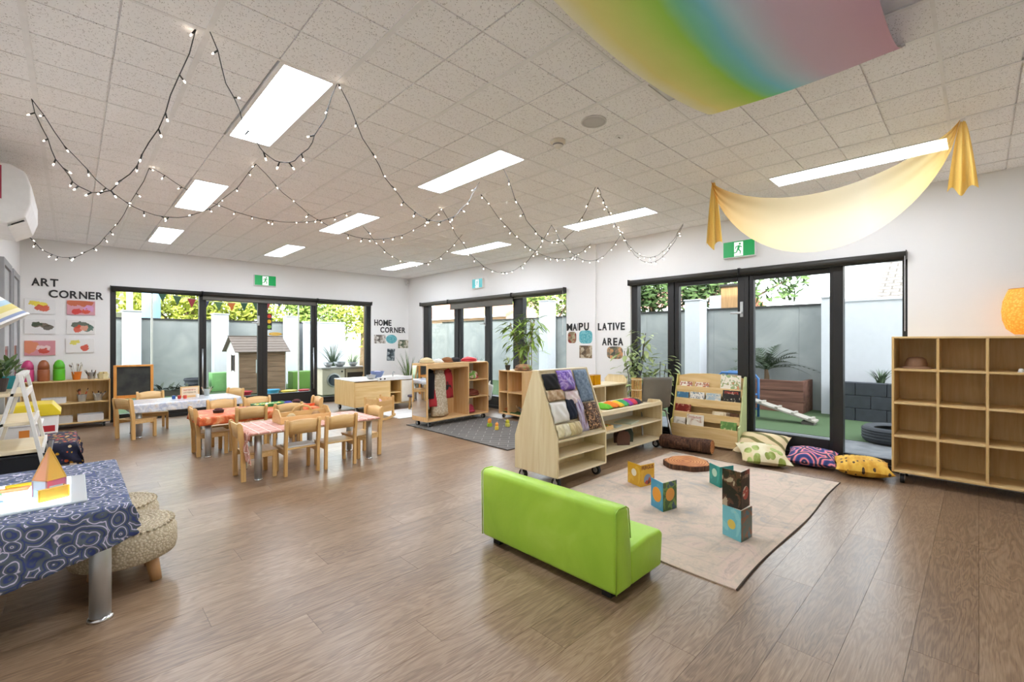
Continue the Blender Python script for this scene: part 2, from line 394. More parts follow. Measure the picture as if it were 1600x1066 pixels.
def plaid(m):
    v = m.coord('Object'); sx = m.n('SeparateXYZ'); m.t.links.new(v, sx.inputs[0]); a = []
    for i, f in ((0, 11), (1, 11), (2, 11)):
        a.append(m.math('LESS_THAN', m.math('FRACT', m.math('MULTIPLY', sx.outputs[i], f)), .07))
    l = m.math('MAXIMUM', m.math('MAXIMUM', a[0], a[1]), a[2])
    n = m.noise(v, 26, 4); b = m.ramp(n.outputs[0], [(.3, 'b8715c'), (.6, 'd8a596')])
    return m.mix(l, b, 'f2e4dc')
PLAID = drapemat('rose_plaid_cloth', plaid, .6)
m = NT('clear_plastic_cover'); v = m.coord('Object'); n = m.noise(v, 16, 4, .5, 1)
m.P(Base_Color=m.ramp(n.outputs[0], [(.3, 'b9c2d6'), (.55, 'e4e6ea'), (.7, 'd9c9b8')]), Roughness=.15); m.bump(n.outputs[0], .5, .01); PCOVER = m.m

def draped(x0, x1, y0, y1, z, dl, dr, df, db, n=26, wave=.012, hem=None):
    """cloth over a rectangle; drops on left, right, front (-y) and back"""
    mb = MB()
    def fn(u, v):
        X = x0-dl+(x1-x0+dl+dr)*u; Y = y0-df+(y1-y0+df+db)*v
        ox = max(x0-X, X-x1, 0); oy = max(y0-Y, Y-y1, 0)
        sx = -1 if X < x0 else 1; sy = -1 if Y < y0 else 1
        d = max(ox, oy); 
        if hem and oy > 0 and Y < y0: d = oy*hem((X-x0)/(x1-x0))
        w = wave*math.sin(X*31+Y*27)*min(1, d*8)
        cx_ = min(max(X, x0), x1); cy_ = min(max(Y, y0), y1)
        return (cx_+(sx*(.006+abs(w)+.12*min(ox, oy)) if ox > 0 else 0), cy_+(sy*(.006+abs(w)+.12*min(ox, oy)) if oy > 0 else 0), z-d)
    mb.grid(fn, n*2, n*2); return mb

# ================================================================== SMALL CHAIRS AND TABLES
def make_chair():
    t = thing('toddler_chair', '', 'chair')
    w, d = .32, .29
    for sx in (-1, 1):
        x = sx*(w/2-.016)
        mk('leg', MB().prism([(0, 0), (.04, 0), (.034, .30), (.012, .50), (.0, .522), (-.016, .53), (-.03, .522), (-.034, .50), (-.004, .26)], 'x', x-.014, x+.014), BEECH, t, bev=.004)
        mk('leg', MB().box(x-.014, x+.014, d-.036, d, 0, .236), BEECH, t, bev=.005)
        mk('seat_rail', MB().box(x-.010, x+.010, .03, d-.03, .195, .236), BEECHX, t, bev=.003)
    mk('seat', MB().box(-w/2+.004, w/2-.004, .035, d+.012, .237, .251), BEECHX, t, bev=.006)
    bk = MB(); n = 8
    def back(u, v):
        x = -w/2+.03+(w-.06)*u; z = .385+.125*v+.016*math.sin(PI*u)*(1 if v > .5 else .3); y = .004-.022*v-.018*math.sin(PI*u)
        return (x, y, z)
    bk.grid(back, n, 2); mk('backrest', bk, BEECHX, t, solid=.013, smooth=True)
    mk('front_rail', MB().box(-w/2+.03, w/2-.03, d-.028, d-.01, .19, .232), BEECHX, t)
    return t
CH = make_chair(); _used = [False]
def chair(x, y, rz, label):
    lab = 'small beech chair '+label
    if not _used[0]:
        _used[0] = True; CH.location = (x, y, 0); CH.rotation_euler[2] = rz; CH['label'] = lab; CH['group'] = 'small beech chairs at the low tables'; return CH
    return dup(CH, (x, y, 0), rz, lab, 'small beech chairs at the low tables')
def table(x, y, w, d, h, rz, label, legmat=ALU, topmat=PALEX):
    t = thing('low_table', label, 'table', (x, y, 0), rz, 'low tables for children')
    mk('table_top', MB().box(-w/2, w/2, -d/2, d/2, h-.024, h), topmat, t, bev=.005)
    for sx in (-1, 1):
        for sy in (-1, 1):
            px, py_ = sx*(w/2-.075), sy*(d/2-.085)
            l = mk('leg', MB().cyl((px, py_, .014), (px, py_, h-.024), .030, n=18), legmat, t, smooth=True)
            mk('foot', MB().lathe([(.036, 0), (.036, .009), (.031, .015)], 18, (px, py_, 0)), CHROME, l, smooth=True)
    return t
def cloth_on(mb, mat, label, loc, rz=0):
    return one('tablecloth', mb, mat, label, 'tablecloth', loc, rz, smooth=True, solid=.0015)
HT = .44
table(1.71, 4.87, 1.20, .66, HT, 0, 'low table under the rose checked cloth, nearest of the chair tables')
cloth_on(draped(-.603, .603, -.333, .333, HT+.002, .07, .02, .015, .03), PLAID, 'rose checked cloth on the table with the wooden caddy', (1.71, 4.87, 0))
one('hanging_cloth', MB().grid(lambda u, v: (-.012-.012*math.sin(v*9+u*4), -.13+.30*v*(1-.25*u)+.02*math.sin(u*5), .445-.30*u*(1-.22*math.sin(PI*v))), 14, 12), PLAID, 'rose plaid throw hanging off the end of the near table', 'cloth', (1.092, 4.60, 0), smooth=True, solid=.002)
table(1.56, 6.16, 1.20, .66, HT, 0, 'low table under the orange batik cloth, behind the caddy table')
cloth_on(draped(-.603, .603, -.333, .333, HT+.002, .09, .06, .085, .05), ORANGE, 'orange batik cloth draped over the middle table', (1.56, 6.16, 0))
table(1.12, 7.98, 1.20, .62, HT, .06, 'low table under clear plastic by the back windows')
cloth_on(draped(-.603, .603, -.313, .313, HT+.002, .10, .08, .11, .05, wave=.02), PCOVER, 'clear plastic cover over the far table by the easel', (1.12, 7.98, 0), .06)
chair(1.055, 4.79, -PI/2, 'at the left end of the rose-clothed table')
chair(1.535, 4.53, 0, 'on the near side of the caddy table, left of the pair')
chair(1.895, 4.52, 0, 'on the near side of the caddy table, right of the pair')
chair(2.40, 4.86, PI/2+.12, 'at the right end of the rose-clothed table')
chair(1.42, 5.80, 0, 'between the two near tables, left of the pair')
chair(1.80, 5.79, 0, 'between the two near tables, right of the pair')
chair(.945, 6.13, -PI/2, 'at the left end of the orange-clothed table')
chair(1.32, 6.72, PI, 'on the far side of the orange table, left of the pair')
chair(1.72, 6.74, PI, 'on the far side of the orange table, right of the pair')
chair(2.27, 6.20, PI/2, 'at the right end of the orange-clothed table')
chair(.46, 7.72, -PI/2+.5, 'at the left end of the plastic-covered table')
chair(.80, 8.52, PI+.06, 'between the plastic-covered table and the easel')
chair(1.78, 8.20, PI/2+.5, 'at the right end of the plastic-covered table')
# ================================================================== SOFA
m = NT('green_vinyl'); v = m.coord('Object'); n = m.noise(v, 3.2, 4, .5, .8)
m.P(Base_Color=m.ramp(n.outputs[0], [(.3, '9fcc3c'), (.6, 'aed846'), (.8, 'bce25a')]), Roughness=.38, Specular_IOR_Level=.45); m.bump(m.noise(v, 7, 3).outputs[0], .18, .03); GREEN = m.m
t = thing('toddler_sofa', 'low lime green vinyl sofa seen from behind on the wooden floor', 'sofa', (1.815, 1.215, 0))
def soft(mb, name, par, mat, bev=.03): return mk(name, mb, mat, par, bev=bev, seg=4, smooth=True)
soft(MB().prism([(0, .042), (.145, .042), (.135, .25), (.108, .445), (.085, .458), (.015, .458), (-.005, .445)], 'y', 0, 1.0), 'backrest', t, GREEN, .022)
soft(MB().prism([(.135, .045), (.435, .045), (.452, .215), (.43, .24), (.30, .245), (.125, .225)], 'y', .004, .996), 'seat', t, GREEN, .022)
for y in (0.003, .997):
    mk('piping', MB().tube([(.002, y, .05), (-.003, y, .44), (.02, y, .456), (.08, y, .456), (.105, y, .44), (.125, y, .29)], .0035, 6), GREEN, t, smooth=True)
for fx in (.04, .36):
    for fy in (.06, .88): mk('foot', MB().box(fx, fx+.055, fy, fy+.055, 0, .046), RUBBER, t)
# ================================================================== RUG, LOG, SLICE
m = NT('faded_rug'); v = m.coord('Object'); n = m.noise(v, 3.4, 7, .75, 1.2); n2 = m.noise(v, 60, 3)
sx = m.n('SeparateXYZ'); m.t.links.new(v, sx.inputs[0])
ed = m.math('MINIMUM', m.math('SUBTRACT', 1.2, m.math('ABSOLUTE', sx.outputs[0])), m.math('SUBTRACT', .80, m.math('ABSOLUTE', sx.outputs[1])))
bd = m.math('LESS_THAN', m.math('ABSOLUTE', m.math('SUBTRACT', m.math('FRACT', m.math('MULTIPLY', m.math('MINIMUM', ed, .33), 9)), .5)), .06)
bd = m.math('MULTIPLY', bd, m.math('LESS_THAN', ed, .32))
c = m.ramp(n.outputs[0], [(.3, '9aa0a6'), (.42, 'bcae9e'), (.52, 'd0bda8'), (.6, 'd8bfae'), (.68, 'b8a698'), (.78, '9c9c9e')])
c = m.mix(m.math('MULTIPLY', bd, .2), c, '9c9088'); c = m.mix(m.math('MULTIPLY', n2.outputs[0], .35), c, 'a89c92')
m.P(Base_Color=c, Roughness=.95); m.bump(n2.outputs[0], .3, .003); RUG = m.m
t = thing('area_rug', 'faded beige and grey rug with standing books on it', 'rug', (3.57, 1.665, 0))
def rg(u, v):
    x = -1.2+2.4*u; y = -.80+1.6*v
    return (x+.012*math.sin(v*7+1)*(u*2-1), y+.012*math.sin(u*9)*(1 if v < .5 else .4)*(1-2*v), .004+.002*math.sin(u*19)*(abs(2*v-1) > .95))
mk('pile', MB().grid(rg, 40, 24), RUG, t, solid=.006)
mk('binding', MB().tube([rg(u/20, 0) for u in range(21)]+[rg(1, v/14) for v in range(1, 15)], .0055, 5), plain('4a3b30', .9), t)
m = NT('bark'); v = m.coord('Object', (16, 16, 1.6)); n = m.noise(v, 3, 6, .6)
m.P(Base_Color=m.ramp(n.outputs[0], [(.3, '2e1c12'), (.55, '5e3d29'), (.75, '8a5f45')]), Roughness=.85); m.bump(n.outputs[0], 1.0, .02); BARK = m.m
m = NT('cut_wood'); v = m.coord('Object'); ln = m.n('VectorMath', {'operation': 'LENGTH'}); m.t.links.new(v, ln.inputs[0])
rr = m.math('SINE', m.math('ADD', m.math('MULTIPLY', ln.outputs['Value'], 260.0), m.math('MULTIPLY', m.noise(v, 9, 3).outputs[0], 14.0)))
m.P(Base_Color=m.ramp(m.math('ADD', m.math('MULTIPLY', rr, .25), m.noise(v, 6, 3).outputs[0]), [(.2, '9a5527'), (.6, 'c07a40'), (.9, 'd39a60')]), Roughness=.6); CUT = m.m
t = thing('log', 'short bark-covered log lying in front of the bookcase', 'log', (4.96, 2.38, 0), .12)
lr = random.Random(3)
mb = MB(); n = 22
for i in range(9):
    y = -.29+.58*i/8
    for j in range(n): a = 2*PI*j/n; r = .074+.006*math.sin(5*a+i)+.004*lr.random(); mb.v.append((r*math.cos(a), y, .08+r*math.sin(a)))
for i in range(8):
    for j in range(n): mb.f.append((i*n+j, i*n+(j+1) % n, (i+1)*n+(j+1) % n, (i+1)*n+j))
lo = mk('bark', mb, BARK, t, smooth=True)
for y in (-.289, .289): o = mk('cut_end', MB().cyl((0, -.002, 0), (0, .002, 0), .075, n=22), CUT, t); o.location = (0, y, .08)
t = thing('wood_slice', 'round slice of tree trunk with orange cut face on the rug', 'wood slice', (4.33, 2.07, .0085))
def blob(r, k): return [(r*(1+.06*math.sin(3*a+k)+.04*math.sin(7*a))*math.cos(a), r*(1+.06*math.sin(3*a+k)+.04*math.sin(7*a))*math.sin(a)) for a in [2*PI*i/36 for i in range(36)]]
mk('bark', MB().prism(blob(.215, .5), 'z', 0, .046), BARK, t, smooth=False); mk('cut_face', MB().prism(blob(.203, .5), 'z', .046, .05), CUT, t)
# ================================================================== STANDING BOOKS
def cover(c1, c2, c3, sc=16):
    m = NT('book_cover'); v = m.coord('Object'); n = m.noise(v, sc, 3, .5, .6)
    m.P(Base_Color=m.ramp(n.outputs[0], [(.38, c1), (.5, c1), (.52, c2), (.6, c2), (.63, c3)], 'CONSTANT' if sc > 20 else 'LINEAR'), Roughness=.3); return m.m
PAGES = plain('efe8da', .8)
def open_book(label, sp, pl, pr, h, w, mats, loc_z=.0085, title=None, badge=None, name='picture_book'):
    t = thing(name, label, 'book', (sp[0], sp[1], loc_z), 0, 'picture books standing open on the rug')
    for k, p in enumerate((pl, pr)):
        d = Vector((p[0]-sp[0], p[1]-sp[1])).normalized(); a = math.atan2(d.y, d.x)
        s = 1 if k == 1 else -1
        e = mk('cover', MB().box(0, w, -.0022, .0022, 0, h), mats[k], t); e.rotation_euler[2] = a
        pg = mk('pages', MB().box(.006, w-.006, .003*s if s > 0 else -.011, .011 if s > 0 else -.003, .004, h-.004), PAGES, t); pg.rotation_euler[2] = a
        if k == 1 and title:
            me = mrot(textmesh(title[0], title[1], .0006, .001, 'CENTER'), Matrix.Translation((w/2, -.003, h*title[2])) @ BACKM) if title[0] else mrot(scribble(w*.7, title[1]*.7, 8, 3), Matrix.Translation((w/2, -.0023, h*title[2])))
            stuff(mk('title', me, plain(title[3], .5), e))
        if badge and badge[k]:
            bc, br, bz = badge[k]; sg = -1 if k == 1 else 1
            mk('cover_motif', MB().cyl((w*.5, sg*.0022, h*bz), (w*.5, sg*.0032, h*bz), br, n=24), bc, e)
    return t
open_book('yellow picture book standing open, titled FERGUS', (3.423, 2.05), (3.489, 2.258), (3.64, 2.0), .185, .165, (cover('d9a52c', 'e2b53e', 'c98f2a', 9), cover('d9a52c', 'dfae35', 'b6543a', 9)), title=('FERGUS', .042, .78, '7a3a18'), badge=((plain('f4ead2', .5), .032, .58), (cover('7c8fa8', 'b5482f', '5b3a2a'), .045, .3)))
open_book('green picture book with orange oval standing open beside the sofa', (3.043, 1.637), (3.116, 1.783), (3.22, 1.60), .21, .15, (cover('3f93b5', '4fa0b8', '6aa04a', 8), cover('3d5a2c', '6b8a3c', '2d4a5c', 14)), badge=((plain('efa02d', .4), .055, .5), (plain('e09a3c', .4), .048, .55)))
open_book('teal picture book standing open on the rug before the pillows', (3.884, 1.562), (3.98, 1.705), (4.03, 1.50), .175, .15, (cover('1d8f85', '2aa196', '9fc7a8', 7), cover('157c78', '1d8f85', 'd9cfae', 9)), badge=((plain('bfe0c8', .5), .035, .62), (cover('e8dcc0', 'b5653f', '2a6a62'), .04, .52)))
open_book('pale blue picture book, lower one of the two stacked on the rug', (2.925, 1.046), (2.97, 1.17), (3.07, 1.03), .195, .14, (cover('6fb5c0', '83c3c8', 'c8b468', 8), cover('5a6a60', '8a5a3c', '44707a', 16)), badge=((cover('d9bb55', 'e6cf7a', '6fb5c0'), .03, .45), None))
open_book('black picture book balanced on the pale blue one', (2.94, 1.052), (2.96, 1.17), (3.07, 1.045), .235, .125, (cover('26211f', '5a3a30', 'b9a58c', 16), cover('1f1c1c', '3c2c28', '8a4038', 12)), loc_z=.2045, title=(None, .028, .80, 'b9a58c'), badge=(None, (cover('b9483c', 'e8dccb', '2a2020'), .042, .4)))
# ================================================================== PILLOWS
def pillow(label, loc, sx, sy, h, mat, rz, tilt=0, ry=0):
    mb = MB(); n = 14
    for s in (1, -1):
        mb.grid(lambda u, v: ((u-.5)*sx*(1-.10*math.sin(PI*v)*abs(2*u-1)), (v-.5)*sy*(1-.10*math.sin(PI*u)*abs(2*v-1)), s*h/2*(max(0, math.sin(PI*u))*max(0, math.sin(PI*v)))**.42 + .006*math.sin(u*17+v*9)*math.sin(PI*u)*math.sin(PI*v)), n, n)
    o = one('floor_pillow', mb, mat, label, 'pillow', loc, rz, 'floor pillows in front of the glass doors', smooth=True); o.rotation_euler = (tilt, ry, rz); return o
def stripes(m):
    v = m.coord('Object', (1, 1, 1), (0, 0, .5)); w = m.n('TexWave', Scale=2.4, Distortion=1.5); m.t.links.new(v, w.inputs[0]); return m.ramp(w.outputs['Fac'], [(0, 'd9c49a'), (.72, 'd6bf92'), (.82, '6f6a34'), (1, '7a7340')])
def leafp(m):
    v = m.coord('Object', (1, 1.6, .5), (0, 0, .6)); d = m.vor(v, 7); return m.mix(m.math('LESS_THAN', d.outputs['Distance'], .38), m.ramp(m.noise(v, 3).outputs[0], [(.4, 'e2d9b8'), (.6, 'd3c193')]), m.ramp(m.noise(v, 6).outputs[0], [(.4, '7f8a35'), (.6, 'a9b86a')]))
def yel(m):
    v = m.coord('Object', (1, 1.7, .6), (0, 0, .6)); d = m.vor(v, 13); return m.mix(m.math('LESS_THAN', d.outputs['Distance'], .26), m.ramp(m.noise(v, 12, 4).outputs[0], [(.4, 'd39a2a'), (.6, 'e6b845')]), '4a3520')
P_STR = drapemat('olive_stripe', stripes); P_LEAF = drapemat('leaf_print', leafp); P_YEL = drapemat('yellow_leaf_print', yel)
P_SW = drapemat('pink_blue_swirl', lambda m: swirl(m, 6, [(0, '28346a'), (.28, '3f5490'), (.42, 'dd6f90'), (.75, 'ee9a92'), (.93, '2c3560')], 13))
pillow('sand pillow with olive stripes leaning on the glass door', (5.30, 1.68, .13), .40, .52, .17, P_STR, .1, 0, -.42)
pillow('cream pillow with green leaf print in front of the striped one', (4.99, 1.57, .10), .47, .46, .16, P_LEAF, .5, .05, -.16)
pillow('pink and blue swirl patterned pillow on the floor', (5.27, 1.20, .09), .40, .44, .16, P_SW, .12, 0, -.14)
pillow('mustard yellow pillow with dark leaf print beside the cubby shelf', (5.21, .775, .088), .42, .44, .17, P_YEL, .25, 0, -.05)
# ================================================================== CUBBY SHELF
def box_shelf(name, label, cat, loc, rz, w, d, z0, z1, cols, levels, mat, matx, th=.018, back=True, castors=True, backmat=None, group=None):
    """open front faces -y; x from 0..w, y 0..d; levels are shelf heights in between"""
    t = thing(name, label, cat, loc, rz, group)
    for x in (0, w-th): mk('side_panel', MB().box(x, x+th, 0, d, z0, z1), mat, t, bev=.004)
    mk('top_panel', MB().box(th, w-th, 0, d, z1-th, z1), matx, t, bev=.003); mk('bottom_panel', MB().box(th, w-th, 0, d, z0, z0+th), matx, t, bev=.003)
    if back: mk('back_panel', MB().box(th, w-th, d-.008, d, z0+th, z1-th), backmat or mat, t)
    xs = [th]+[c_ for c_ in cols]+[w-th]
    for c_ in cols: mk('divider', MB().box(c_-th/2, c_+th/2, .004, d-.009, z0+th, z1-th), mat, t)
    for zz in levels:
        for i in range(len(xs)-1):
            mk('shelf', MB().box(xs[i]+(th/2 if i else 0), xs[i+1]-(th/2 if i < len(xs)-2 else 0), .004, d-.009, zz-th/2, zz+th/2), matx, t)
    if castors:
        for cx_ in (.07, w-.07):
            for cy_ in (.05, d-.05): castor(t, cx_, cy_, z0)
    return t
def castor(t, x, y, z0):
    r = (z0-.012)/2
    c_ = mk('castor', MB().cyl((x-.014, y, r), (x+.014, y, r), r, n=14), RUBBER, t, smooth=False)
    mk('hub', MB().cyl((x-.016, y, r), (x+.016, y, r), r*.55, n=12), ALU, c_); mk('bracket', MB().box(x-.018, x+.018, y-.012, y+.012, z0-.014, z0).box(x-.019, x-.0165, y-.01, y+.01, r*.8, z0-.01).box(x+.0165, x+.019, y-.01, y+.01, r*.8, z0-.01), STEEL, c_)
cub = box_shelf('cubby_shelf', 'birch cubby shelf with rows of open compartments against the white wall', 'shelf', (5.15, .552, 0), -PI/2, 1.19, .375, .095, 1.297, [.306, .601, .896], [.415, .71, 1.004], BIRCH, BIRCHX)
t = thing('bucket_hat', 'brown bucket hat in the top left cubby', 'hat', (5.30, .395, 1.0135), .2)
HATM = plain('8f6a4e', .9, var=.15)
mk('crown', MB().lathe([(.078, .012), (.076, .05), (.066, .085), (.045, .10), (.0, .104)], 24, cap0=False, cap1=False), HATM, t, smooth=True)
mk('brim', MB().lathe([(.122, .001), (.124, .004), (.10, .012), (.078, .02), (.07, .018), (.078, .012), (.10, .005)], 24, cap0=False, cap1=False), HATM, t, smooth=True)
t = thing('white_toy', 'small white object in the upper cubby at the picture edge', 'toy', (5.22, -.235, 1.0135))
mk('body', MB().lathe([(.014, 0), (.018, .012), (.012, .026), (.004, .03)], 14), WHITEP, t, smooth=True); mk('base_ring', MB().lathe([(.02, 0), (.02, .004)], 14), WHITEP, t)
m = NT('woven_rattan'); v = m.coord('Object', (1, 1, 1)); br = m.n('TexVoronoi', Scale=58.0); m.t.links.new(v, br.inputs[0])
m.P(Base_Color=m.ramp(br.outputs['Distance'], [(.1, 'eeb455'), (.6, 'cf8526')]), Roughness=.6, Emission_Color=lin('f0a63c'), Emission_Strength=.35); m.bump(br.outputs['Distance'], .8, .006); RAT = m.m
t = thing('table_lamp', 'woven amber lantern lamp on top of the cubby shelf', 'lamp', (5.33, -.275, 1.297))
mk('base', MB().lathe([(.07, 0), (.07, .01), (.05, .016)], 24), WHITEP, t, smooth=True)
mk('lamp_shade', MB().lathe([(.072, .016), (.118, .06), (.14, .13), (.145, .20), (.138, .28), (.115, .35), (.105, .372)], 30, cap0=False, cap1=False), RAT, t, smooth=True, solid=.004)
mk('rim', MB().lathe([(.107, .368), (.107, .378), (.101, .378), (.101, .368)], 30), plain('d08a35', .6), t)
# ================================================================== A-FRAME DISPLAY
t = thing('display_stand', 'maple A-frame stand showing fabric swatches, on castors', 'display stand', (2.862, 2.50, 0))
prof = [(0, .10), (.52, .10), (.52, .40), (.29, 1.0), (.23, 1.0), (0, .42)]
for x in (0, .685): mk('end_panel', MB().prism(prof, 'x', x, x+.018), PALE, t, bev=.004)
for y0, sl, yt in ((0, -1, .23), (.52, 1, .29)):
    s = 1 if y0 == 0 else -1
    mk('bottom_panel', MB().box(.018, .685, min(y0, .26), max(y0, .26), .10, .118), PALEX, t)
    mk('shelf', MB().box(.018, .685, min(y0+.01*s, .26-.01*s), max(y0+.01*s, .26-.01*s), .255, .27), PALEX, t)
    mk('ledge', MB().box(.018, .685, min(y0, y0+.255*s), max(y0, y0+.255*s), .40, .418), PALEX, t)
    mk('sloped_panel', MB().prism([(y0+.03*s, .42), (yt, .985), (yt+.014*s, .985), (y0+.05*s, .42)], 'x', .018, .685), PALE, t)
mk('centre_panel', MB().box(.018, .685, .252, .268, .118, .40), PALE, t); mk('ridge_cap', MB().box(.018, .685, .225, .295, .985, 1.0), PALEX, t)
for cx_ in (.05, .62):
    for cy_ in (.06, .46): castor(t, cx_, cy_, .10)
def slab(name, label, cat, x0, x1, s0, s1, mat, th=.02, lump=.006):
    """soft packet lying on the front slope; s along slope 0..1"""
    p0, p1 = Vector((0, .02, .425)), Vector((0, .225, .985)); d = p1-p0; nrm = Vector((0, -d.z, d.y)).normalized()
    r = random.Random(int(x0*1000+s0*77)); ph = r.random()*6
    def f(u, v):
        b = p0+d*(s0+(s1-s0)*v); e = (max(0, math.sin(PI*u))*max(0, math.sin(PI*v)))**.3
        return (x0+(x1-x0)*u, 0, 0)+Vector() if False else Vector((x0+(x1-x0)*u+.004*math.sin(v*11+ph), b.y, b.z))+nrm*(.006+th*e+lump*e*math.sin(u*13+v*9+ph))
    mb = MB().grid(f, 12, 12)
    return one(name, mb, mat, label, cat, (2.862, 2.50, 0), 0, 'fabric swatches on the display stand', smooth=True, solid=.004)
def sw(name, c, **k): return plain(c, **k)
LEO = drapemat('leopard', lambda m: m.ramp(m.vor(m.coord('Object'), 62, 'F1').outputs['Distance'], [(.2, '8a5a35'), (.35, '21160f'), (.55, '2a1c14'), (.7, 'b58a60')]), .7)
PURP = drapemat('purple_silk', lambda m: m.ramp(m.noise(m.coord('Object'), 11, 4, .6, 2).outputs[0], [(.35, '5b3fa0'), (.5, '8a68c4'), (.65, 'c9b4e0')]), .35)
DEN = drapemat('denim', lambda m: m.ramp(m.noise(m.coord('Object'), 40, 4).outputs[0], [(.35, '596b80'), (.65, '7f90a2')]), .8)
slab('fabric_swatch', 'black felt swatch on the stand, top left', 'fabric', .03, .215, .72, .96, plain('1c1c20', .9))
slab('fabric_swatch', 'shiny purple swatch on the stand, top middle', 'fabric', .225, .43, .68, 1.0, PURP, .035)
slab('fabric_swatch', 'grey-blue denim swatch on the stand, top right', 'fabric', .46, .66, .47, .99, DEN)
slab('fabric_swatch', 'tan and cream fur swatch in clear wrap', 'fabric', .03, .25, .55, .71, drapemat('tan_fur', lambda m: m.ramp(m.noise(m.coord('Object'), 20, 5).outputs[0], [(.35, 'a57d55'), (.6, 'd8c0a0')]), .6))
slab('fabric_swatch', 'pale pink net swatch below the purple one', 'fabric', .26, .45, .46, .67, drapemat('pink_net', lambda m: m.ramp(m.noise(m.coord('Object'), 16, 4).outputs[0], [(.35, 'd2b6b8'), (.6, 'eadcd8')]), .4))
slab('fabric_swatch', 'white satin swatch on the stand', 'fabric', .03, .235, .22, .53, plain('e9e5df', .3), .03)
slab('fabric_swatch', 'navy knit swatch between white satin and brown strip', 'fabric', .245, .345, .24, .55, plain('1f2537', .9), .03)
slab('fabric_swatch', 'brown and lilac strip swatch in cellophane', 'fabric', .355, .46, .03, .56, drapemat('strip', lambda m: m.ramp(m.noise(m.coord('Object', (30, 3, 3)), 2, 3).outputs[0], [(.35, '7d5a4a'), (.5, 'b9b2cc'), (.65, '8a6a90')]), .2))
slab('fabric_swatch', 'leopard print swatch on the stand, lower right', 'fabric', .475, .67, .03, .45, LEO)
for k, c_ in enumerate(('cream', 'ivory', 'buttery', 'sandy')): slab('fabric_swatch', '%s rolled swatch in the bottom row of the stand' % c_, 'fabric', .03+.08*k, .105+.08*k, .01, .20, plain(('e6d9b4', 'ece3c8', 'dccb98', 'd8c59a')[k], .5), .035)
# ================================================================== LOW SHELF BESIDE IT
t = thing('low_shelf', 'low pale shelf on castors with craft things, right of the fabric stand', 'shelf', (3.66, 2.66, 0))
wB, dB = 1.27, .40
sp_ = [(0, .10), (dB, .10), (dB, .56), (.03, .56), (0, .53)]
for x in (0, wB-.02): mk('side_panel', MB().prism(sp_, 'x', x, x+.02), PALE, t, bev=.006)
for z in (.10, .315, .50): mk('shelf', MB().box(.02, wB-.02, .004, dB, z, z+.018), PALEX, t, bev=.003)
mk('top_lip', MB().box(.02, wB-.02, .004, .022, .518, .545), PALEX, t); mk('top_lip', MB().box(.02, wB-.02, dB-.018, dB, .518, .56), PALEX, t)
mk('back_panel', MB().box(.02, wB-.02, dB-.008, dB-.001, .118, .50), plain('e7e4da', .5), t)
for cx_ in (.06, wB-.06):
    for cy_ in (.05, dB-.05): castor(t, cx_, cy_, .10)
# ================================================================== BOOKCASE
t = thing('book_display', 'birch book display with stepped ledges before the glass doors', 'bookcase', (5.27, 2.74, 0), -PI/2)
LIME = wood('lime_edge', 'c8b458', 'd6c878', 2)
sp_ = [(0, 0), (.24, 0), (.24, .84), (.19, .84), (.05, .30), (0, .28)]
for x, mt in ((0, LIME), (.815, wood('pale_green_edge', 'b4bf82', 'c8d09c', 2))): mk('side_panel', MB().prism(sp_, 'x', x, x+.02), mt, t, bev=.006)
tiers = [(0, .03, .29), (.055, .29, .455), (.1, .455, .60), (.14, .60, .72)]
for y, z0, z1 in tiers: mk('ledge_front', MB().box(.02, .815, y, y+.014, z0, z0+(.21 if z0 < .1 else .095)), BIRCHX, t, bev=.003); mk('ledge', MB().box(.02, .815, y+.014, y+.07, z0+.02, z0+.032), BIRCHX, t)
mk('back_panel', MB().prism([(.02, .03), (.815, .03), (.815, .82), (.68, .848), (.418, .86), (.16, .848), (.02, .82)], 'y', .2, .214), BIRCHX, t)
def dbook(label, x, tier, w, h, mat, title=None, lean=.0):
    y, z0, _ = tiers[tier]; zz = z0+.034
    o = thing('book', label, 'book', Matrix.Rotation(-PI/2, 4, 'Z') @ Vector((x, y+.016, zz))+Vector((5.27, 2.74, 0)), -PI/2, 'picture books on the book display')
    e = mk('cover', MB().prism([(0, 0), (.008, 0), (.008+h*.1, h), (h*.1, h)], 'x', 0, w), mat, o)
    mk('pages', MB().prism([(.0085, .002), (.015, .002), (.015+h*.1, h-.004), (.0085+h*.1, h-.004)], 'x', .003, w-.003), PAGES, o)
    if title:
        me = mrot(scribble(title[0], title[1], title[4], 5), Matrix.Translation((w/2, h*title[2]*.1-.0005, h*title[2])) @ Matrix.Rotation(-.1, 4, 'X')); stuff(mk('title', me, plain(title[3], .5), o))
dbook('white picture book with red apples on the top ledge', .05, 3, .16, .115, cover('e9e2d4', 'b04a3c', '8a9a8a', 30))
dbook('pale picture book with a red dog on the top ledge', .25, 3, .17, .115, cover('e4d8c4', 'c06a4a', 'a8b0a0', 30))
dbook('tall cream picture book at the top right of the display', .56, 3, .23, .22, cover('ece4d2', '9ab07a', 'd98a6a', 24))
dbook('blue picture book on the second ledge, far left', .03, 2, .15, .13, cover('3f6f8c', '5a8aa0', 'd9cfb8', 20))
dbook('white book with small letters on the second ledge', .20, 2, .18, .14, cover('e8e2d6', '8aa0a8', 'c8a07a', 40))
dbook('pale blue patterned book on the second ledge', .40, 2, .18, .14, cover('a8bcc4', 'd9d4c4', '7a9aa8', 26))
dbook('black book with red title on the second ledge', .60, 2, .2, .19, cover('1d1c1c', '2a2826', 'c8c0a8', 34), (.16, .028, .78, 'd8503c', 10))
dbook('dark red book on the third ledge', .03, 1, .2, .15, cover('7a2a22', '8f3a2c', 'c9a080', 20))
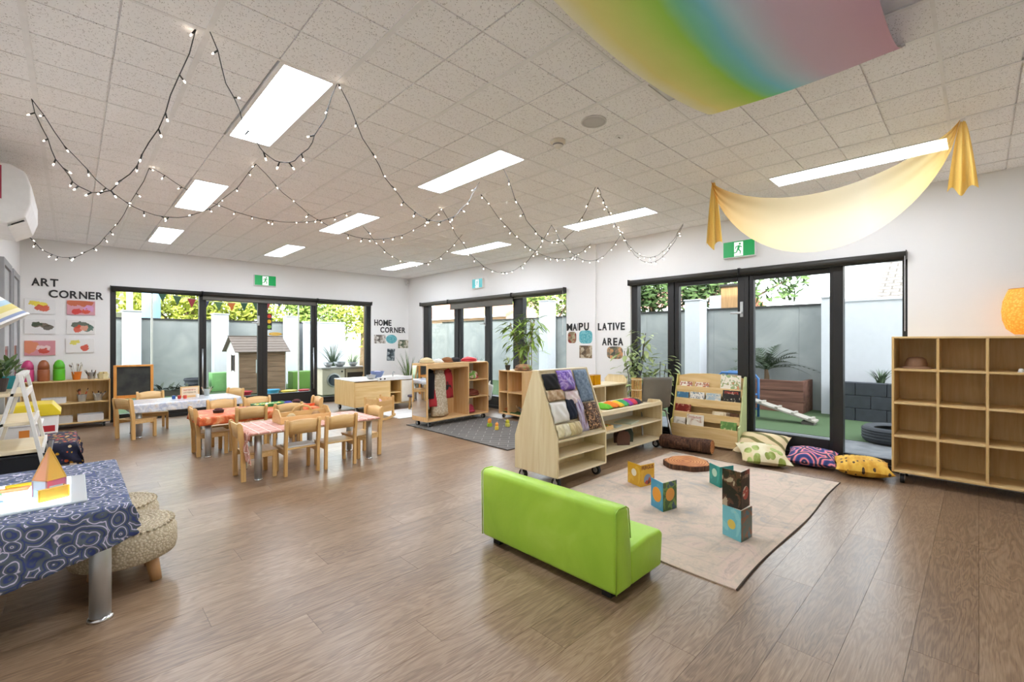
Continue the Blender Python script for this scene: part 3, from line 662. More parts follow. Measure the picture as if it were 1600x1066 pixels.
dbook('cream book on the third ledge, right', .50, 1, .2, .10, cover('e9dcc0', 'd9c8a4', 'c8b088', 12)); dbook('brown book behind the cream one', .66, 1, .14, .10, cover('5a3a24', '7a5534', 'e4cfa8', 16))
dbook('white book with a red and black title on the bottom ledge', .20, 0, .21, .30, cover('eee6d6', 'e6dcc8', 'c9a890', 12), (.16, .026, .84, 'b5382c', 9))
dbook('green book on the bottom ledge', .61, 0, .18, .26, cover('5f8a4a', '7aa05a', 'd9cfa0', 16)); dbook('white book on the bottom ledge, left', .03, 0, .15, .25, cover('e6e0d4', 'd9d2c4', 'b8b0a0', 14))
# ================================================================== LIGHT TABLE (front left)
t = thing('low_table', 'low table under the blue circle cloth at the left edge', 'table', (-.155, 3.30, 0), 0, 'low tables for children')
mk('table_top', MB().box(-.34, .34, -.55, .55, .49, .515), PALEX, t, bev=.005)
for sx in (-1, 1):
    for sy in (-1, 1):
        px, py_ = sx*.245, sy*.475
        l = mk('leg', MB().cyl((px, py_, .016), (px, py_, .49), .038, n=24), ALU, t, smooth=True); mk('foot', MB().lathe([(.047, 0), (.047, .01), (.040, .018)], 24, (px, py_, 0)), CHROME, l, smooth=True)
cl = cloth_on(draped(-.343, .343, -.553, .553, .518, .10, .13, .30, .10, 34, .016, hem=lambda u: 1.0-.50*max(0, u)**1.6), SWIRL, 'blue cloth with white circles over the light table', (-.155, 3.30, 0))
t = thing('light_box', 'flat glowing light box with coloured tiles, on the blue cloth', 'light box', (-.20, 3.20, .5195))
mk('base', MB().box(-.26, .25, -.285, .285, 0, .010), tinted('e8eef0', .7), t, bev=.003); mk('lit_panel', MB().box(-.25, .195, -.265, .265, .0101, .0125), emit('fbfdff', 1.3), t)
# magnetic tiles
TY, TP, TB, TO, TG = [tinted(c_, .45) for c_ in ('fbe27a', 'f2a0b8', 'cfe8f0', 'fbd2ae', 'bfe6bf')]
def rim(mb, pts, w=.005, th=.006): 
    n = len(pts)
    for i in range(n): mb.cyl(pts[i], pts[(i+1) % n], w*.7, n=6)
    return mb
t = thing('tile_house', 'see-through tile house with yellow roof on the light box', 'toy', (-.075, 3.10, .5325), .62)
s_ = .0775
for k, mt in enumerate((TP, TB, TP, TB)):
    a = k*PI/2; Mx = Matrix.Rotation(a, 4, 'Z'); h = s_/2
    e = mk('square_tile', MB().add(MB().box(-h+.003, h-.003, -h, -h+.004, .003, s_-.003), Mx), mt, t); mk('tile_rim', MB().add(rim(MB(), [(-h, -h, .004), (h, -h, .004), (h, -h, s_), (-h, -h, s_)]), Mx), mt, e)
    tm = (TY, TY, TY, TO)[k]
    e = mk('triangle_tile', MB().add(MB().prism([(-h, 0), (h, 0), (0, .002)], 'z', 0, .001) if False else MB().quad((-h, -h, s_+.003), (h, -h, s_+.003), (0, 0, s_+.15)), Mx), tm, t, solid=.003)
    mk('tile_rim', MB().add(rim(MB(), [(-h, -h, s_+.003), (h, -h, s_+.003), (0, 0, s_+.15)]), Mx), tm, e)
t = thing('tile_corner', 'yellow and clear tiles standing as a low box in front of the tile house', 'toy', (-.105, 2.985, .5325), .35)
for q, mt in (((0, .10, 0, .004, .003, .055), TY), ((0, .004, .004, .05, .003, .055), TB), ((.05, .10, .046, .05, .003, .055), TB), ((.096, .10, .004, .046, .003, .055), TY)):
    e = mk('square_tile', MB().box(*q), mt, t, bev=.001)
mk('tile_rim', rim(MB(), [(0, 0, .004), (.1, 0, .004), (.1, 0, .056), (0, 0, .056)]), TY, t)
for k, (x, y, rz, mt, nm, ht) in enumerate(((-.30, 3.28, .2, TG, 'green', 0), (-.21, 3.33, -.1, TO, 'orange', 0), (-.29, 3.12, .5, tinted('8fc4dc', .5), 'blue', 0), (-.32, 3.03, -.3, tinted('d8b08a', .5), 'tan', 0), (-.17, 3.40, .1, tinted('e6d850', .5), 'lemon', 0))):
    t = thing('flat_tile', '%s see-through tile lying flat on the light box' % nm, 'toy', (x, y, .5325), rz, 'loose tiles on the light box')
    mk('sheet', MB().box(-.06, .06, -.036, .036, .001, .004), mt, t); mk('tile_rim', rim(MB(), [(-.06, -.036, .0035), (.06, -.036, .0035), (.06, .036, .0035), (-.06, .036, .0035)]), mt, t)
# ------------------------------------------------------------------ knitted stools
m = NT('knitted_cotton'); v = m.coord('Object', (1, 1, 1)); w = m.n('TexVoronoi', Scale=85.0); m.t.links.new(v, w.inputs[0])
m.P(Base_Color=m.ramp(w.outputs['Distance'], [(.1, 'd9cdb4'), (.6, 'b5a68a')]), Roughness=.95); m.bump(w.outputs['Distance'], .7, .006); KNIT = m.m
def pouf(label, x, y, rz):
    t = thing('knitted_stool', label, 'stool', (x, y, 0), rz, 'round knitted stools beside the light table')
    mk('cushion', MB().lathe([(.19, .125), (.214, .135), (.222, .17), (.22, .24), (.204, .282), (.188, .290)], 36, cap1=False), KNIT, t, smooth=True)
    tp = MB(); prof = [(.188, .290)]
    for i in range(9): r = .188-.0208*i; prof += [(r-.004, .299+.0008*i), (r-.0155, .301+.0008*i), (r-.0198, .293+.0008*i)]
    prof.append((0.0, .302)); tp.lathe([(max(r, 0), z) for r, z in prof], 36, cap0=False, cap1=False); mk('crocheted_top', tp, KNIT, t, smooth=True)
    br = MB()
    for i in range(44): a = 2*PI*i/44; br.obox((.2*math.cos(a), .2*math.sin(a), .287), (.014, .03, .012), a+.5)
    mk('braided_edge', br, KNIT, t, bev=.004)
    for k in range(4):
        a = k*PI/2+.5; mk('leg', MB().cyl((.165*math.cos(a), .165*math.sin(a), 0), (.135*math.cos(a), .135*math.sin(a), .14), .025, .031, 14), wood('stool_leg', 'b98a5a', 'd0a878', 2), t, smooth=True)
    return t
pouf('round knitted stool with wooden legs, nearer one by the light table', .195, 3.20, .3); pouf('round knitted stool, farther one behind its twin', .165, 3.66, .9)
# ------------------------------------------------------------------ ladder shelf and what stands on it
t = thing('ladder_shelf', 'white ladder shelf with pale boards leaning at the left wall', 'shelf', (0, 0, 0))
for y in (4.28, 4.86):
    mk('rail', MB().prism([(-.243, 1.05), (-.222, 1.05), (-.045, 0), (-.066, 0)], 'y', y-.007, y+.007), WHITEW, t, bev=.003)
    mk('back_leg', MB().prism([(-.245, 1.05), (-.225, 1.05), (-.47, 0), (-.49, 0)], 'y', y+.014, y+.03), WHITEW, t, bev=.003)
mk('top_bar', MB().box(-.25, -.215, 4.292, 4.848, 1.03, 1.05), WHITEW, t)
for z, xe, xs in ((.93, -.215, -.42), (.745, -.18, -.45), (.565, -.14, -.48), (.33, -.10, -.50)):
    mk('board', MB().box(xs, xe, 4.294, 4.846, z-.022, z), PALEX, t, bev=.003); mk('board_edge', MB().box(xe, xe+.012, 4.294, 4.846, z-.03, z+.008), WHITEW, t)
t = thing('tub', 'black plastic tub on the lowest board of the ladder shelf', 'tub', (-.30, 4.57, .331))
mk('body', MB().prism([(-.17, 0), (.17, 0), (.19, .19), (.178, .19), (.16, .012), (-.16, .012), (-.178, .19), (-.19, .19)], 'y', -.25, .25), plain('23262b', .35), t, bev=.004)
mk('end_wall', MB().box(-.165, .165, -.25, -.24, .01, .186), plain('23262b', .35), t); mk('end_wall', MB().box(-.165, .165, .24, .25, .01, .186), plain('23262b', .35), t); mk('rim', MB().box(-.205, .205, -.265, -.24, .186, .2).box(-.205, .205, .24, .265, .186, .2).box(-.205, -.178, -.24, .24, .186, .2).box(.178, .205, -.24, .24, .186, .2), plain('2b2e33', .3), t, bev=.004)
LEAFG = plain('5f7a3c', .55, var=.25); LEAFP = plain('a9b878', .6, var=.2); LEAFD = plain('3a5a2a', .5, var=.25); LEAFY = plain('8da83e', .5, var=.25)
def leaf_mesh(L, w, fold=.15):
    mb = MB(); n = 4; 
    for i in range(n+1):
        u = i/n; ww = w*math.sin(PI*min(.98, .08+.9*u))*.5; z = -.25*L*u*u
        mb.v += [(-ww, L*u, z+fold*ww), (0, L*u, z), (ww, L*u, z+fold*ww)]
    for i in range(n): a = i*3; mb.f += [(a, a+1, a+4, a+3), (a+1, a+2, a+5, a+4)]
    return mb.mesh('leaf', True)
def leaves(par, spots, me, mat):
    if not len(me.materials): me.materials.append(mat)
    for p, d, s in spots:
        o = bpy.data.objects.new('leaf', me); COL.objects.link(o); o.parent = par; o.location = p
        o.rotation_euler = Vector(d).to_track_quat('Y', 'Z').to_euler(); o.scale = (s, s, s)
def small_plant(name, label, loc, potc, pot, lm, n, spread, L, w, seed, hgt=.06):
    r = random.Random(seed); t = thing(name, label, 'plant', loc)
    mk('pot', MB().lathe([(pot*.72, 0), (pot, pot*1.7), (pot*.9, pot*1.7), (pot*.68, pot*.3)], 20), potc, t, smooth=False); mk('soil', MB().cyl((0, 0, pot*1.4), (0, 0, pot*1.5), pot*.86, n=18), plain('3a2a1e', .95), t)
    me = leaf_mesh(L, w); sp = []
    for i in range(n):
        a = r.random()*6.28; e = r.uniform(.2, 1.3); b = (spread*.4*r.random()*math.cos(a), spread*.4*r.random()*math.sin(a), pot*1.5+hgt*r.random())
        sp.append((b, (math.cos(a)*math.cos(e), math.sin(a)*math.cos(e), math.sin(e)), r.uniform(.7, 1.2)))
    leaves(t, sp, me, lm); return t
small_plant('potted_plant', 'small leafy plant in a teal pot on the top ladder board', (-.31, 4.74, .931), plain('1d8f9c', .4), .05, LEAFG, 34, .12, .07, .03, 5, .10)
small_plant('potted_plant', 'small leafy plant in a dark pot on the top ladder board', (-.34, 4.50, .931), plain('3a3030', .5), .05, LEAFD, 30, .12, .07, .03, 6, .10)
# lamp with striped shade
m = NT('striped_shade'); v = m.coord('Object'); sx = m.n('SeparateXYZ'); m.t.links.new(v, sx.inputs[0])
m.P(Base_Color=m.ramp(m.math('FRACT', m.math('MULTIPLY', sx.outputs[2], 3.4)), [(0, 'ece6d4'), (.1, 'd8a07c'), (.2, 'f0ead8'), (.3, '2f8a5c'), (.42, 'f0ead8'), (.48, '8a9cc4'), (.6, 'f0e6c0'), (.68, 'ddcf7a'), (.8, 'a8c8d8'), (.9, 'f4f0e6')], 'CONSTANT'), Roughness=.8, Emission_Color=lin('fff3dc'), Emission_Strength=.05); STR = m.m
t = thing('floor_lamp', 'standing lamp with a tilted striped shade at the left edge', 'lamp', (-.445, 4.02, 0))
mk('base', MB().lathe([(.10, 0), (.10, .02), (.03, .03)], 24), WHITEW, t, smooth=True); mk('pole', MB().tube([(0, 0, .03), (0, 0, 1.4), (.02, 0, 1.52), (.06, 0, 1.56)], .012, 10), WHITEW, t, smooth=True)
e = mk('lamp_shade', MB().lathe([(.08, .14), (.15, -.14)], 32, cap0=False, cap1=False), STR, t, smooth=True, solid=.003); e.location = (.055, 0, 1.45); e.rotation_euler = (0, -.62, 0)
e2 = mk('shade_ring', MB().lathe([(.147, -.146), (.156, -.146), (.156, -.134), (.147, -.134)], 32), WHITEP, t); e2.location = e.location; e2.rotation_euler = e.rotation_euler
# floral table, storage box, bin
t = thing('low_table', 'low table under the dark floral cloth behind the ladder shelf', 'table', (-.235, 5.40, 0), 0, 'low tables for children')
mk('table_top', MB().box(-.25, .25, -.32, .32, .43, .455), PALEX, t)
for sx in (-1, 1):
    for sy in (-1, 1): mk('leg', MB().cyl((sx*.19, sy*.26, 0), (sx*.19, sy*.26, .43), .03, n=14), ALU, t, smooth=True)
cloth_on(draped(-.253, .253, -.323, .323, .458, .02, .22, .16, .16, 24, .03), FLORAL, 'dark floral cloth hanging off the table by the ladder shelf', (-.235, 5.40, 0))
t = thing('storage_box', 'white storage box with an orange label on the floral cloth', 'box', (-.31, 5.42, .461))
mk('body', MB().prism([(-.12, 0), (.12, 0), (.135, .13), (-.135, .13)], 'y', -.16, .16), WHITEP, t, bev=.006); mk('lid', MB().box(-.142, .142, -.168, .168, .13, .148), WHITEP, t, bev=.005); mk('label', MB().box(.02, .075, -.1625, -.161, .04, .10), plain('e8913a', .5), t)
t = thing('lidded_bin', 'tall white bin with a yellow lid near the art shelf', 'bin', (-.27, 6.72, 0))
mk('body', MB().prism([(-.15, 0), (.15, 0), (.175, .52), (-.175, .52)], 'y', -.19, .19), WHITEP, t, bev=.012); lid = mk('lid', MB().prism([(-.19, .52), (.19, .52), (.19, .55), (.13, .635), (-.13, .635), (-.19, .55)], 'y', -.205, .205), plain('e8cf2c', .35), t, bev=.006); mk('lid_handle', MB().box(-.06, .06, -.212, -.2, .54, .57), plain('e0c628', .4), lid); mk('label', MB().box(.04, .15, -.193, -.189, .36, .42), plain('b3262e', .5), t)
# ================================================================== ART CORNER SHELF
art = box_shelf('art_shelf', 'low birch shelf on castors under the child paintings', 'shelf', (-.50, 9.12, 0), 0, .90, .30, .075, .695, [], [.37], BIRCH, BIRCHX)
def capsule_bin(x, c_, nm):
    t = thing('paint_bottle', '%s rounded paint bottle on the art shelf' % nm, 'bottle', (x, 9.25, .6955), 0, 'paint bottles on the art shelf')
    mt = plain(c_, .3); mk('body', MB().lathe([(.058, 0), (.062, .01), (.062, .15), (.056, .165)], 20), mt, t, smooth=True); mk('cap', MB().lathe([(.06, .165), (.058, .22), (.042, .265), (.02, .29), (0, .294)], 20, cap1=False), mt, t, smooth=True)
capsule_bin(-.43, 'c8437a', 'magenta'); capsule_bin(-.28, 'a5613c', 'brown'); capsule_bin(-.13, '5fc22c', 'bright green')
def bucket(name, label, loc, r, h, mat, cat='bucket', sticks=None, seed=1, group=None):
    t = thing(name, label, cat, loc, 0, group)
    mk('body', MB().lathe([(r*.72, 0), (r, h), (r*.94, h), (r*.68, .006)], 20), mat, t, smooth=False); mk('rim', MB().lathe([(r, h-.006), (r*1.06, h-.003), (r*1.06, h+.001), (r*.95, h+.001)], 20), mat, t)
    if sticks:
        r_ = random.Random(seed)
        for i in range(sticks[0]):
            a = r_.random()*6.28; q = r*.5*r_.random(); p0 = (q*math.cos(a), q*math.sin(a), .012); k = r*(.8+.9*r_.random()); p1 = (k*math.cos(a), k*math.sin(a), h+sticks[1]*(.6+.5*r_.random()))
            c_ = r_.choice(sticks[2]); b = mk(sticks[3], MB().cyl(p0, p1, .004, n=7), plain(c_, .5), t)
            d = (Vector(p1)-Vector(p0)).normalized(); mk('tip', MB().cyl(p1, tuple(Vector(p1)+d*.03), .0065, .003, 7), plain(r_.choice(('2a2a2a', '8a5a34', 'c9c2b4')), .8), b)
    return t
bucket('brush_cup', 'orange cup full of paint brushes on the art shelf', (.045+.0, 9.25, .6955), .055, .115, plain('e07a22', .4), 'cup', (12, .10, ('d8d4cc', 'b0a890', '6a6a70', 'e8e0d0'), 'brush'), 3)
bucket('metal_bucket', 'small metal bucket with brush heads on top of the art shelf', (.20, 9.25, .6955), .052, .10, STEEL, 'bucket', (5, .012, ('3a3a3c',), 'brush'), 4)
t = thing('cream_basket', 'cream basket of sponges on the right end of the art shelf', 'basket', (.325, 9.26, .6955))
mk('body', MB().lathe([(.055, 0), (.068, .075), (.06, .075), (.05, .008)], 8), plain('e6dcae', .6), t); 
for k in range(5): mk('sponge', MB().obox((.03*math.cos(k*1.3), .03*math.sin(k*1.3), .085), (.04, .03, .03), k), plain(('e8d9a0', 'd9c08a', 'efe5c4')[k % 3], .9), t, bev=.006)
bucket('metal_bucket', 'metal bucket of coloured pencils on the middle art shelf', (.10, 9.22, .3795), .052, .10, ALU, 'bucket', (9, .06, ('d9542c', 'c9a07a', 'c43a30'), 'pencil'), 7)
bucket('metal_bucket', 'metal bucket with white tops on the middle art shelf', (.27, 9.22, .3795), .055, .10, ALU, 'bucket', (8, .008, ('e8e4dc',), 'chalk'), 8)
def tray(label, loc, w, d, h, mat, rz=0, content=None):
    t = thing('tray', label, 'tray', loc, rz, 'plastic trays')
    b = .012
    mk('base', MB().box(-w/2, w/2, -d/2, d/2, 0, .006), mat, t)
    for sx in (-1, 1): mk('wall', MB().prism([(sx*(w/2), .006), (sx*(w/2+b), h), (sx*(w/2+b-.006), h), (sx*(w/2-.006), .006)], 'y', -d/2, d/2), mat, t)
    for sy in (-1, 1): mk('wall', MB().prism([(sy*(d/2), .006), (sy*(d/2+b), h), (sy*(d/2+b-.006), h), (sy*(d/2-.006), .006)], 'x', -w/2-b, w/2+b), mat, t)
    if content: mk('contents', MB().grid(lambda u, v: ((u-.5)*w*.9, (v-.5)*d*.9, h*.7+.014*math.sin(u*19)*math.sin(v*13)), 12, 10), content, t, solid=.006)
    return t
tray('white tray of papers on the middle art shelf', (-.18, 9.23, .3795), .22, .16, .075, WHITEP, 0, plain('b9b2c4', .8)); tray('white tray on the bottom art shelf, left', (-.14, 9.23, .0935), .27, .17, .09, plain('dddbd4', .5), 0); tray('white tray with dark bits on the bottom art shelf, right', (.19, 9.23, .0935), .25, .17, .10, WHITEP, 0, plain('4a4642', .9))
# easel
t = thing('blackboard_easel', 'amber framed blackboard easel beside the art shelf', 'easel', (.655, 9.0, 0))
for sx in (-1, 1):
    mk('leg', MB().prism([(-.005, 0), (.03, 0), (-.02+.08, .88), (-.02+.045, .88)], 'x', sx*.21-.018, sx*.21+.018), AMBER, t, bev=.003); mk('rear_leg', MB().prism([(.24, 0), (.27, 0), (.075, .86), (.062, .86)], 'x', sx*.205-.012, sx*.205+.012), AMBER, t)
mk('top_rail', MB().box(-.228, .228, .02, .055, .868, .895), AMBER, t, bev=.004); mk('lower_rail', MB().box(-.19, .19, .0, .03, .41, .445), AMBER, t)
m = NT('chalkboard'); n = m.noise(m.coord('Object'), 7, 5); m.P(Base_Color=m.ramp(n.outputs[0], [(.35, '2c2e2d'), (.7, '44463f')]), Roughness=.8); CHALK = m.m
mk('board', MB().prism([(.018, .445), (.026, .445), (.048, .868), (.04, .868)], 'x', -.192, .192), CHALK, t); mk('tray', MB().box(-.2, .2, -.06, .0, .40, .41), AMBER, t)
# things on the plastic-covered table
t = thing('table_sign', 'wooden framed notice on the plastic-covered table', 'sign', (1.20, 8.08, .4445), .15)
mk('frame', MB().box(-.115, .115, 0, .012, .004, .024).box(-.115, .115, 0, .012, .14, .155).box(-.115, -.10, 0, .012, .024, .14).box(.10, .115, 0, .012, .024, .14), BEECHX, t); mk('card', MB().box(-.10, .10, .003, .008, .024, .14), plain('f0dcc0', .7), t); mk('foot', MB().box(-.08, .08, -.015, .03, 0, .004), BEECHX, t)
for k in range(2): stuff(mk('lettering', mrot(scribble(.15, .022, 11, k), Matrix.Translation((0, .0028, .092-.036*k))), plain(('b8432c', '8a7050')[k], .6), t))
bucket('glass_jar', 'clear jar of cotton on the plastic-covered table', (1.40, 8.09, .4445), .04, .10, tinted('dfe6e4', .45), 'jar', (6, .01, ('ddd6c8', 'c9a98a'), 'stick'), 12)
for k, (x, y, c_, nm) in enumerate(((1.06, 7.96, 'c83a2c', 'red'), (1.12, 7.93, 'd8503c', 'scarlet'), (1.0, 7.98, '2c5fa8', 'blue'), (1.27, 7.97, 'f0eee8', 'white'))):
    o = thing('paint_pot', '%s small pot on the plastic-covered table' % nm, 'pot', (x, y, .4445), 0, 'little pots on the far table'); mt = plain(c_, .4); mk('body', MB().lathe([(.02, 0), (.022, .03), (.018, .034)], 14), mt, o); mk('lid', MB().lathe([(.023, .034), (.023, .044), (.012, .048)], 14), mt, o)
# things on the orange table
t = tray('green tray of craft pieces on the orange table', (1.74, 6.30, .4445), .34, .18, .035, plain('1f8a4c', .4), .05, drapemat('bits', lambda m: m.ramp(m.vor(m.coord('Object'), 40).outputs['Color'], [(.2, 'd9c83c'), (.5, '3fa05a'), (.8, 'e8e0c8')])))
for k, (x, y, c_, nm) in enumerate(((1.17, 6.12, '2a1c1c', 'first from the left'), (1.46, 6.05, '1f1a1e', 'second from the left'), (1.93, 6.22, '2c3478', 'third, blue'), (2.07, 6.34, '241c20', 'fourth, at the right end'))):
    o = thing('ink_pad', 'dark ink pot on the orange cloth, %s' % nm, 'ink pot', (x, y, .4445), k, 'ink pots on the orange table'); mk('pot', MB().lathe([(.05, 0), (.055, .03), (.05, .032)], 16), plain(c_, .5), o); mk('sponge', MB().lathe([(.045, .032), (.035, .046), (.01, .05)], 12), plain('5a2a2a' if k != 2 else '3a44a0', .9), o)
t = thing('paint_board', 'orange plastic board at the right end of the orange table', 'tray', (2.05, 6.02, .4445)); mk('sheet', MB().box(-.11, .11, -.07, .07, 0, .012), plain('e8622a', .4), t, bev=.004); mk('raised_edge', MB().box(-.11, .11, -.075, -.06, .012, .03), plain('e8622a', .4), t)
# wooden caddy on the rose cloth
t = thing('tool_caddy', 'wooden carry caddy on the rose checked cloth', 'caddy', (1.66, 4.92, .4445))
mk('base', MB().box(-.24, .24, -.13, .13, 0, .01), BEECHX, t)
for sx in (-1, 1): mk('end_panel', MB().prism([(-.13, .01), (.13, .01), (.13, .07), (.05, .135), (-.05, .135), (-.13, .07)], 'x', sx*.235-.006, sx*.235+.006), BEECHX, t, bev=.002)
for sy in (-1, 0, 1): mk('long_panel', MB().box(-.229, .229, sy*.124-.005, sy*.124+.005, .01, .07 if sy else .10), BEECHX, t)
mk('handle', MB().tube([(-.09, 0, .10), (-.06, 0, .14), (0, 0, .155), (.06, 0, .14), (.09, 0, .10)], .012, 10), BEECHX, t, smooth=True)
for k, (x, y, c_, nm) in enumerate(((-.12, -.06, 'c9b48a', 'sand'), (.02, .06, 'e6dcc8', 'cream'), (.12, -.05, 'b08a60', 'tan'))):
    o = thing('yarn_ball', '%s ball of twine in the wooden caddy' % nm, 'twine', (1.66+x, 4.92+y, .4545), 0, 'twine balls in the caddy'); mk('ball', MB().lathe([(.0, .0), (.022, .004), (.038, .022), (.042, .042), (.036, .062), (.02, .078), (0, .082)], 16, cap0=False, cap1=False), plain(c_, .9), o, smooth=True); mk('strand', MB().tube([(.041*math.cos(a), .041*math.sin(a)*.8, .042+.02*math.sin(a)) for a in [i*.35 for i in range(19)]], .003, 5), plain(c_, .9), o)
t = one('craft_cards', MB().box(-.13, .13, -.09, .09, 0, .012), plain('e8ecf2', .4), 'white card stack on the seat of the near chair', 'paper', (1.54, 4.68, .252), bev=.002)
# ================================================================== HOME CORNER
t = thing('play_kitchen', 'birch play kitchen island on castors with white worktop', 'play kitchen', (3.42, 7.62, 0))
mk('end_panel', MB().box(0, .018, 0, .84, .10, .545), BIRCH, t, bev=.006)
mk('end_panel', MB().box(1.25, 1.268, 0, .84, .10, .545), BIRCH, t, bev=.006)
mk('front_panel', MB().box(.018, .66, 0, .016, .10, .53), BIRCHX, t)
mk('cupboard_door', MB().box(.90, 1.25, 0, .016, .12, .52), plain('efe9dc', .5), t, bev=.003)
mk('divider', MB().box(.66, .678, .0, .40, .10, .53), BIRCH, t); mk('divider', MB().box(.882, .90, .0, .40, .10, .53), BIRCH, t)
mk('shelf', MB().box(.678, .882, .01, .40, .30, .315), BIRCHX, t); mk('bottom_panel', MB().box(.018, 1.25, .016, .83, .10, .115), BIRCHX, t); mk('inner_panel', MB().box(.018, 1.25, .42, .435, .115, .53), BIRCH, t)
mk('worktop', MB().box(-.005, 1.273, -.008, .848, .545, .562), plain('f1ece0', .35), t, bev=.006)
mk('control_strip', MB().box(.42, 1.26, -.02, -.008, .535, .60), WHITEP, t, bev=.003)
mk('upstand', MB().box(.42, 1.26, -.008, .02, .562, .60), WHITEP, t)
for x in (.47, .55): mk('knob', MB().cyl((x, -.02, .57), (x, -.036, .57), .014, n=14), CHAR, t)
mk('sink_bowl', MB().lathe([(.10, .0), (.10, .008), (.09, .008), (.08, .002)], 24, (.95, .28, .562)), STEEL, t)
mk('tap', MB().tube([(.95, .42, .562), (.95, .42, .64), (.95, .39, .66), (.95, .35, .65)], .009, 8), STEEL, t, smooth=True)
for cx_ in (.07, 1.2):
    for cy_ in (.07, .77): castor(t, cx_, cy_, .10)
def bowl(label, loc, r, h, mat, content=None, cat='bowl'):
    o = thing('bowl', label, cat, loc, 0, 'bowls on the play kitchens'); mk('shell', MB().lathe([(r*.45, 0), (r*.8, h*.4), (r, h), (r*.94, h), (r*.72, h*.42), (r*.3, .008)], 24), mat, o, smooth=True); mk('rim', MB().lathe([(r*1.04, h-.003), (r*1.04, h+.003), (r*.95, h+.003), (r*.95, h-.003)], 24), mat, o)
    if content: mk('contents', MB().lathe([(r*.85, h*.6), (r*.6, h*.95), (r*.3, h*1.1), (0, h*1.12)], 16, cap1=False), content, o)
bowl('steel bowl with shells in front on the play kitchen', (3.80, 7.78, .563), .085, .075, STEEL, plain('d8cfc0', .9)); bowl('larger blue tinted glass bowl on the play kitchen', (4.02, 7.98, .563), .125, .12, tinted('9fb0d8', .55), plain('b9b6cf', .8))
one('tea_towel', MB().grid(lambda u, v: (.22*u, .16*v, .003+.006*math.sin(u*9)*math.sin(v*7)), 10, 8), plain('d4e4e2', .9), 'pale folded cloth lying on the play kitchen worktop', 'cloth', (3.48, 7.85, .5635), .3, solid=.004, smooth=True)
# doll cradle
t = thing('doll_cradle', 'beech rocking doll cradle beside the play kitchen', 'cradle', (3.46, 6.80, 0), .35)
for sy in (-1, 1):
    mk('rocker', MB().prism([(-.22+.44*i/12, .0+.045*((i-6)/6.0)**2) for i in range(13)]+[(.22-.44*i/12, .035+.045*((i-6)/6.0)**2) for i in range(13)], 'y', sy*.13-.012, sy*.13+.012), BEECHX, t)
for sx in (-1, 1):
    for sy in (-1, 1): mk('post', MB().box(sx*.17-.016, sx*.17+.016, sy*.13-.016, sy*.13+.016, .045, .375), BEECH, t, bev=.006)
    mk('end_panel', MB().box(sx*.17-.007, sx*.17+.007, -.114, .114, .13, .345), BEECHX, t)
for sy in (-1, 1): mk('side_panel', MB().box(-.154, .154, sy*.13-.007, sy*.13+.007, .13, .31), BEECHX, t)
mk('base', MB().box(-.16, .16, -.12, .12, .13, .142), BEECHX, t)
one('doll_blanket', MB().grid(lambda u, v: (-.13+.26*u, -.10+.2*v, .02*math.sin(u*7)*math.sin(v*6)+.16*math.sin(PI*u)*math.sin(PI*v)), 12, 10), drapemat('pink_print', lambda m: m.ramp(m.noise(m.coord('Object'), 24, 3).outputs[0], [(.4, 'e8d8d4'), (.5, 'd88aa0'), (.6, 'f0ece8')])), 'pink and white blanket bundled in the doll cradle', 'blanket', (3.46, 6.80, .17), .35, solid=.008, smooth=True)
LOGW = wood('log_leg', 'a07a48', 'c9a468', 2)
def logstool(label, x, y, h, r, topc, group):
    t = thing('branch_stool', label, 'stool', (x, y, 0), .2, group); mk('seat', MB().cyl((0, 0, h-.03), (0, 0, h), r, n=20), topc, t, bev=.004)
    for k in range(4): a = k*PI/2+.6; mk('leg', MB().cyl((r*.78*math.cos(a), r*.78*math.sin(a), 0), (r*.66*math.cos(a), r*.66*math.sin(a), h-.03), .022, .022, 9), LOGW, t)
logstool('low branch-leg stool with purple-grey seat by the play kitchen', 4.42, 7.30, .27, .14, plain('4e4656', .7), 'branch-leg stools'); logstool('small branch-leg stool with wooden seat behind the wardrobe', 4.63, 7.02, .25, .13, LOGW, 'branch-leg stools')
t = thing('branch_table', 'branch-leg play table behind the mirror of the wardrobe', 'table', (4.80, 7.55, 0)); mk('table_top', MB().cyl((0, 0, .42), (0, 0, .45), .27, n=26), plain('5f6652', .7), t, bev=.004)
for k in range(4): a = k*PI/2+.3; mk('leg', MB().cyl((.2*math.cos(a), .2*math.sin(a), 0), (.17*math.cos(a), .17*math.sin(a), .42), .028, n=10), LOGW, t)
def grassplant(name, label, loc, pot, n, L, w, mat, seed, potc, lean=.5):
    r = random.Random(seed); t = thing(name, label, 'plant', loc)
    mk('pot', MB().lathe([(pot*.75, 0), (pot, pot*1.6), (pot*.9, pot*1.6), (pot*.7, pot*.4)], 18), potc, t); mk('soil', MB().cyl((0, 0, pot*1.4), (0, 0, pot*1.45), pot*.86, n=16), plain('33271c', .95), t)
    for i in range(n):
        a = r.random()*6.28; l = L*r.uniform(.6, 1); k = lean*r.uniform(.2, 1); mb = MB(); dx, dy = math.cos(a), math.sin(a); q = r.random()*pot*.6
        for j in range(7):
            u = j/6; ww = w*(1-u)**.6*.5+.0006; h = q+k*l*u*u; z = pot*1.4+l*(u-.25*k*u*u)
            mb.v += [(dx*h-dy*ww, dy*h+dx*ww, z), (dx*h+dy*ww, dy*h-dx*ww, z)]
        for j in range(6): b = j*2; mb.f.append((b, b+1, b+3, b+2))
        mk('blade', mb, mat, t, smooth=True)
    return t
grassplant('potted_grass', 'tall spiky grass plant in the corner below the home corner pictures', (5.12, 8.72, 0), .11, 40, .95, .028, LEAFG, 4, plain('c9c4b8', .6), .45)
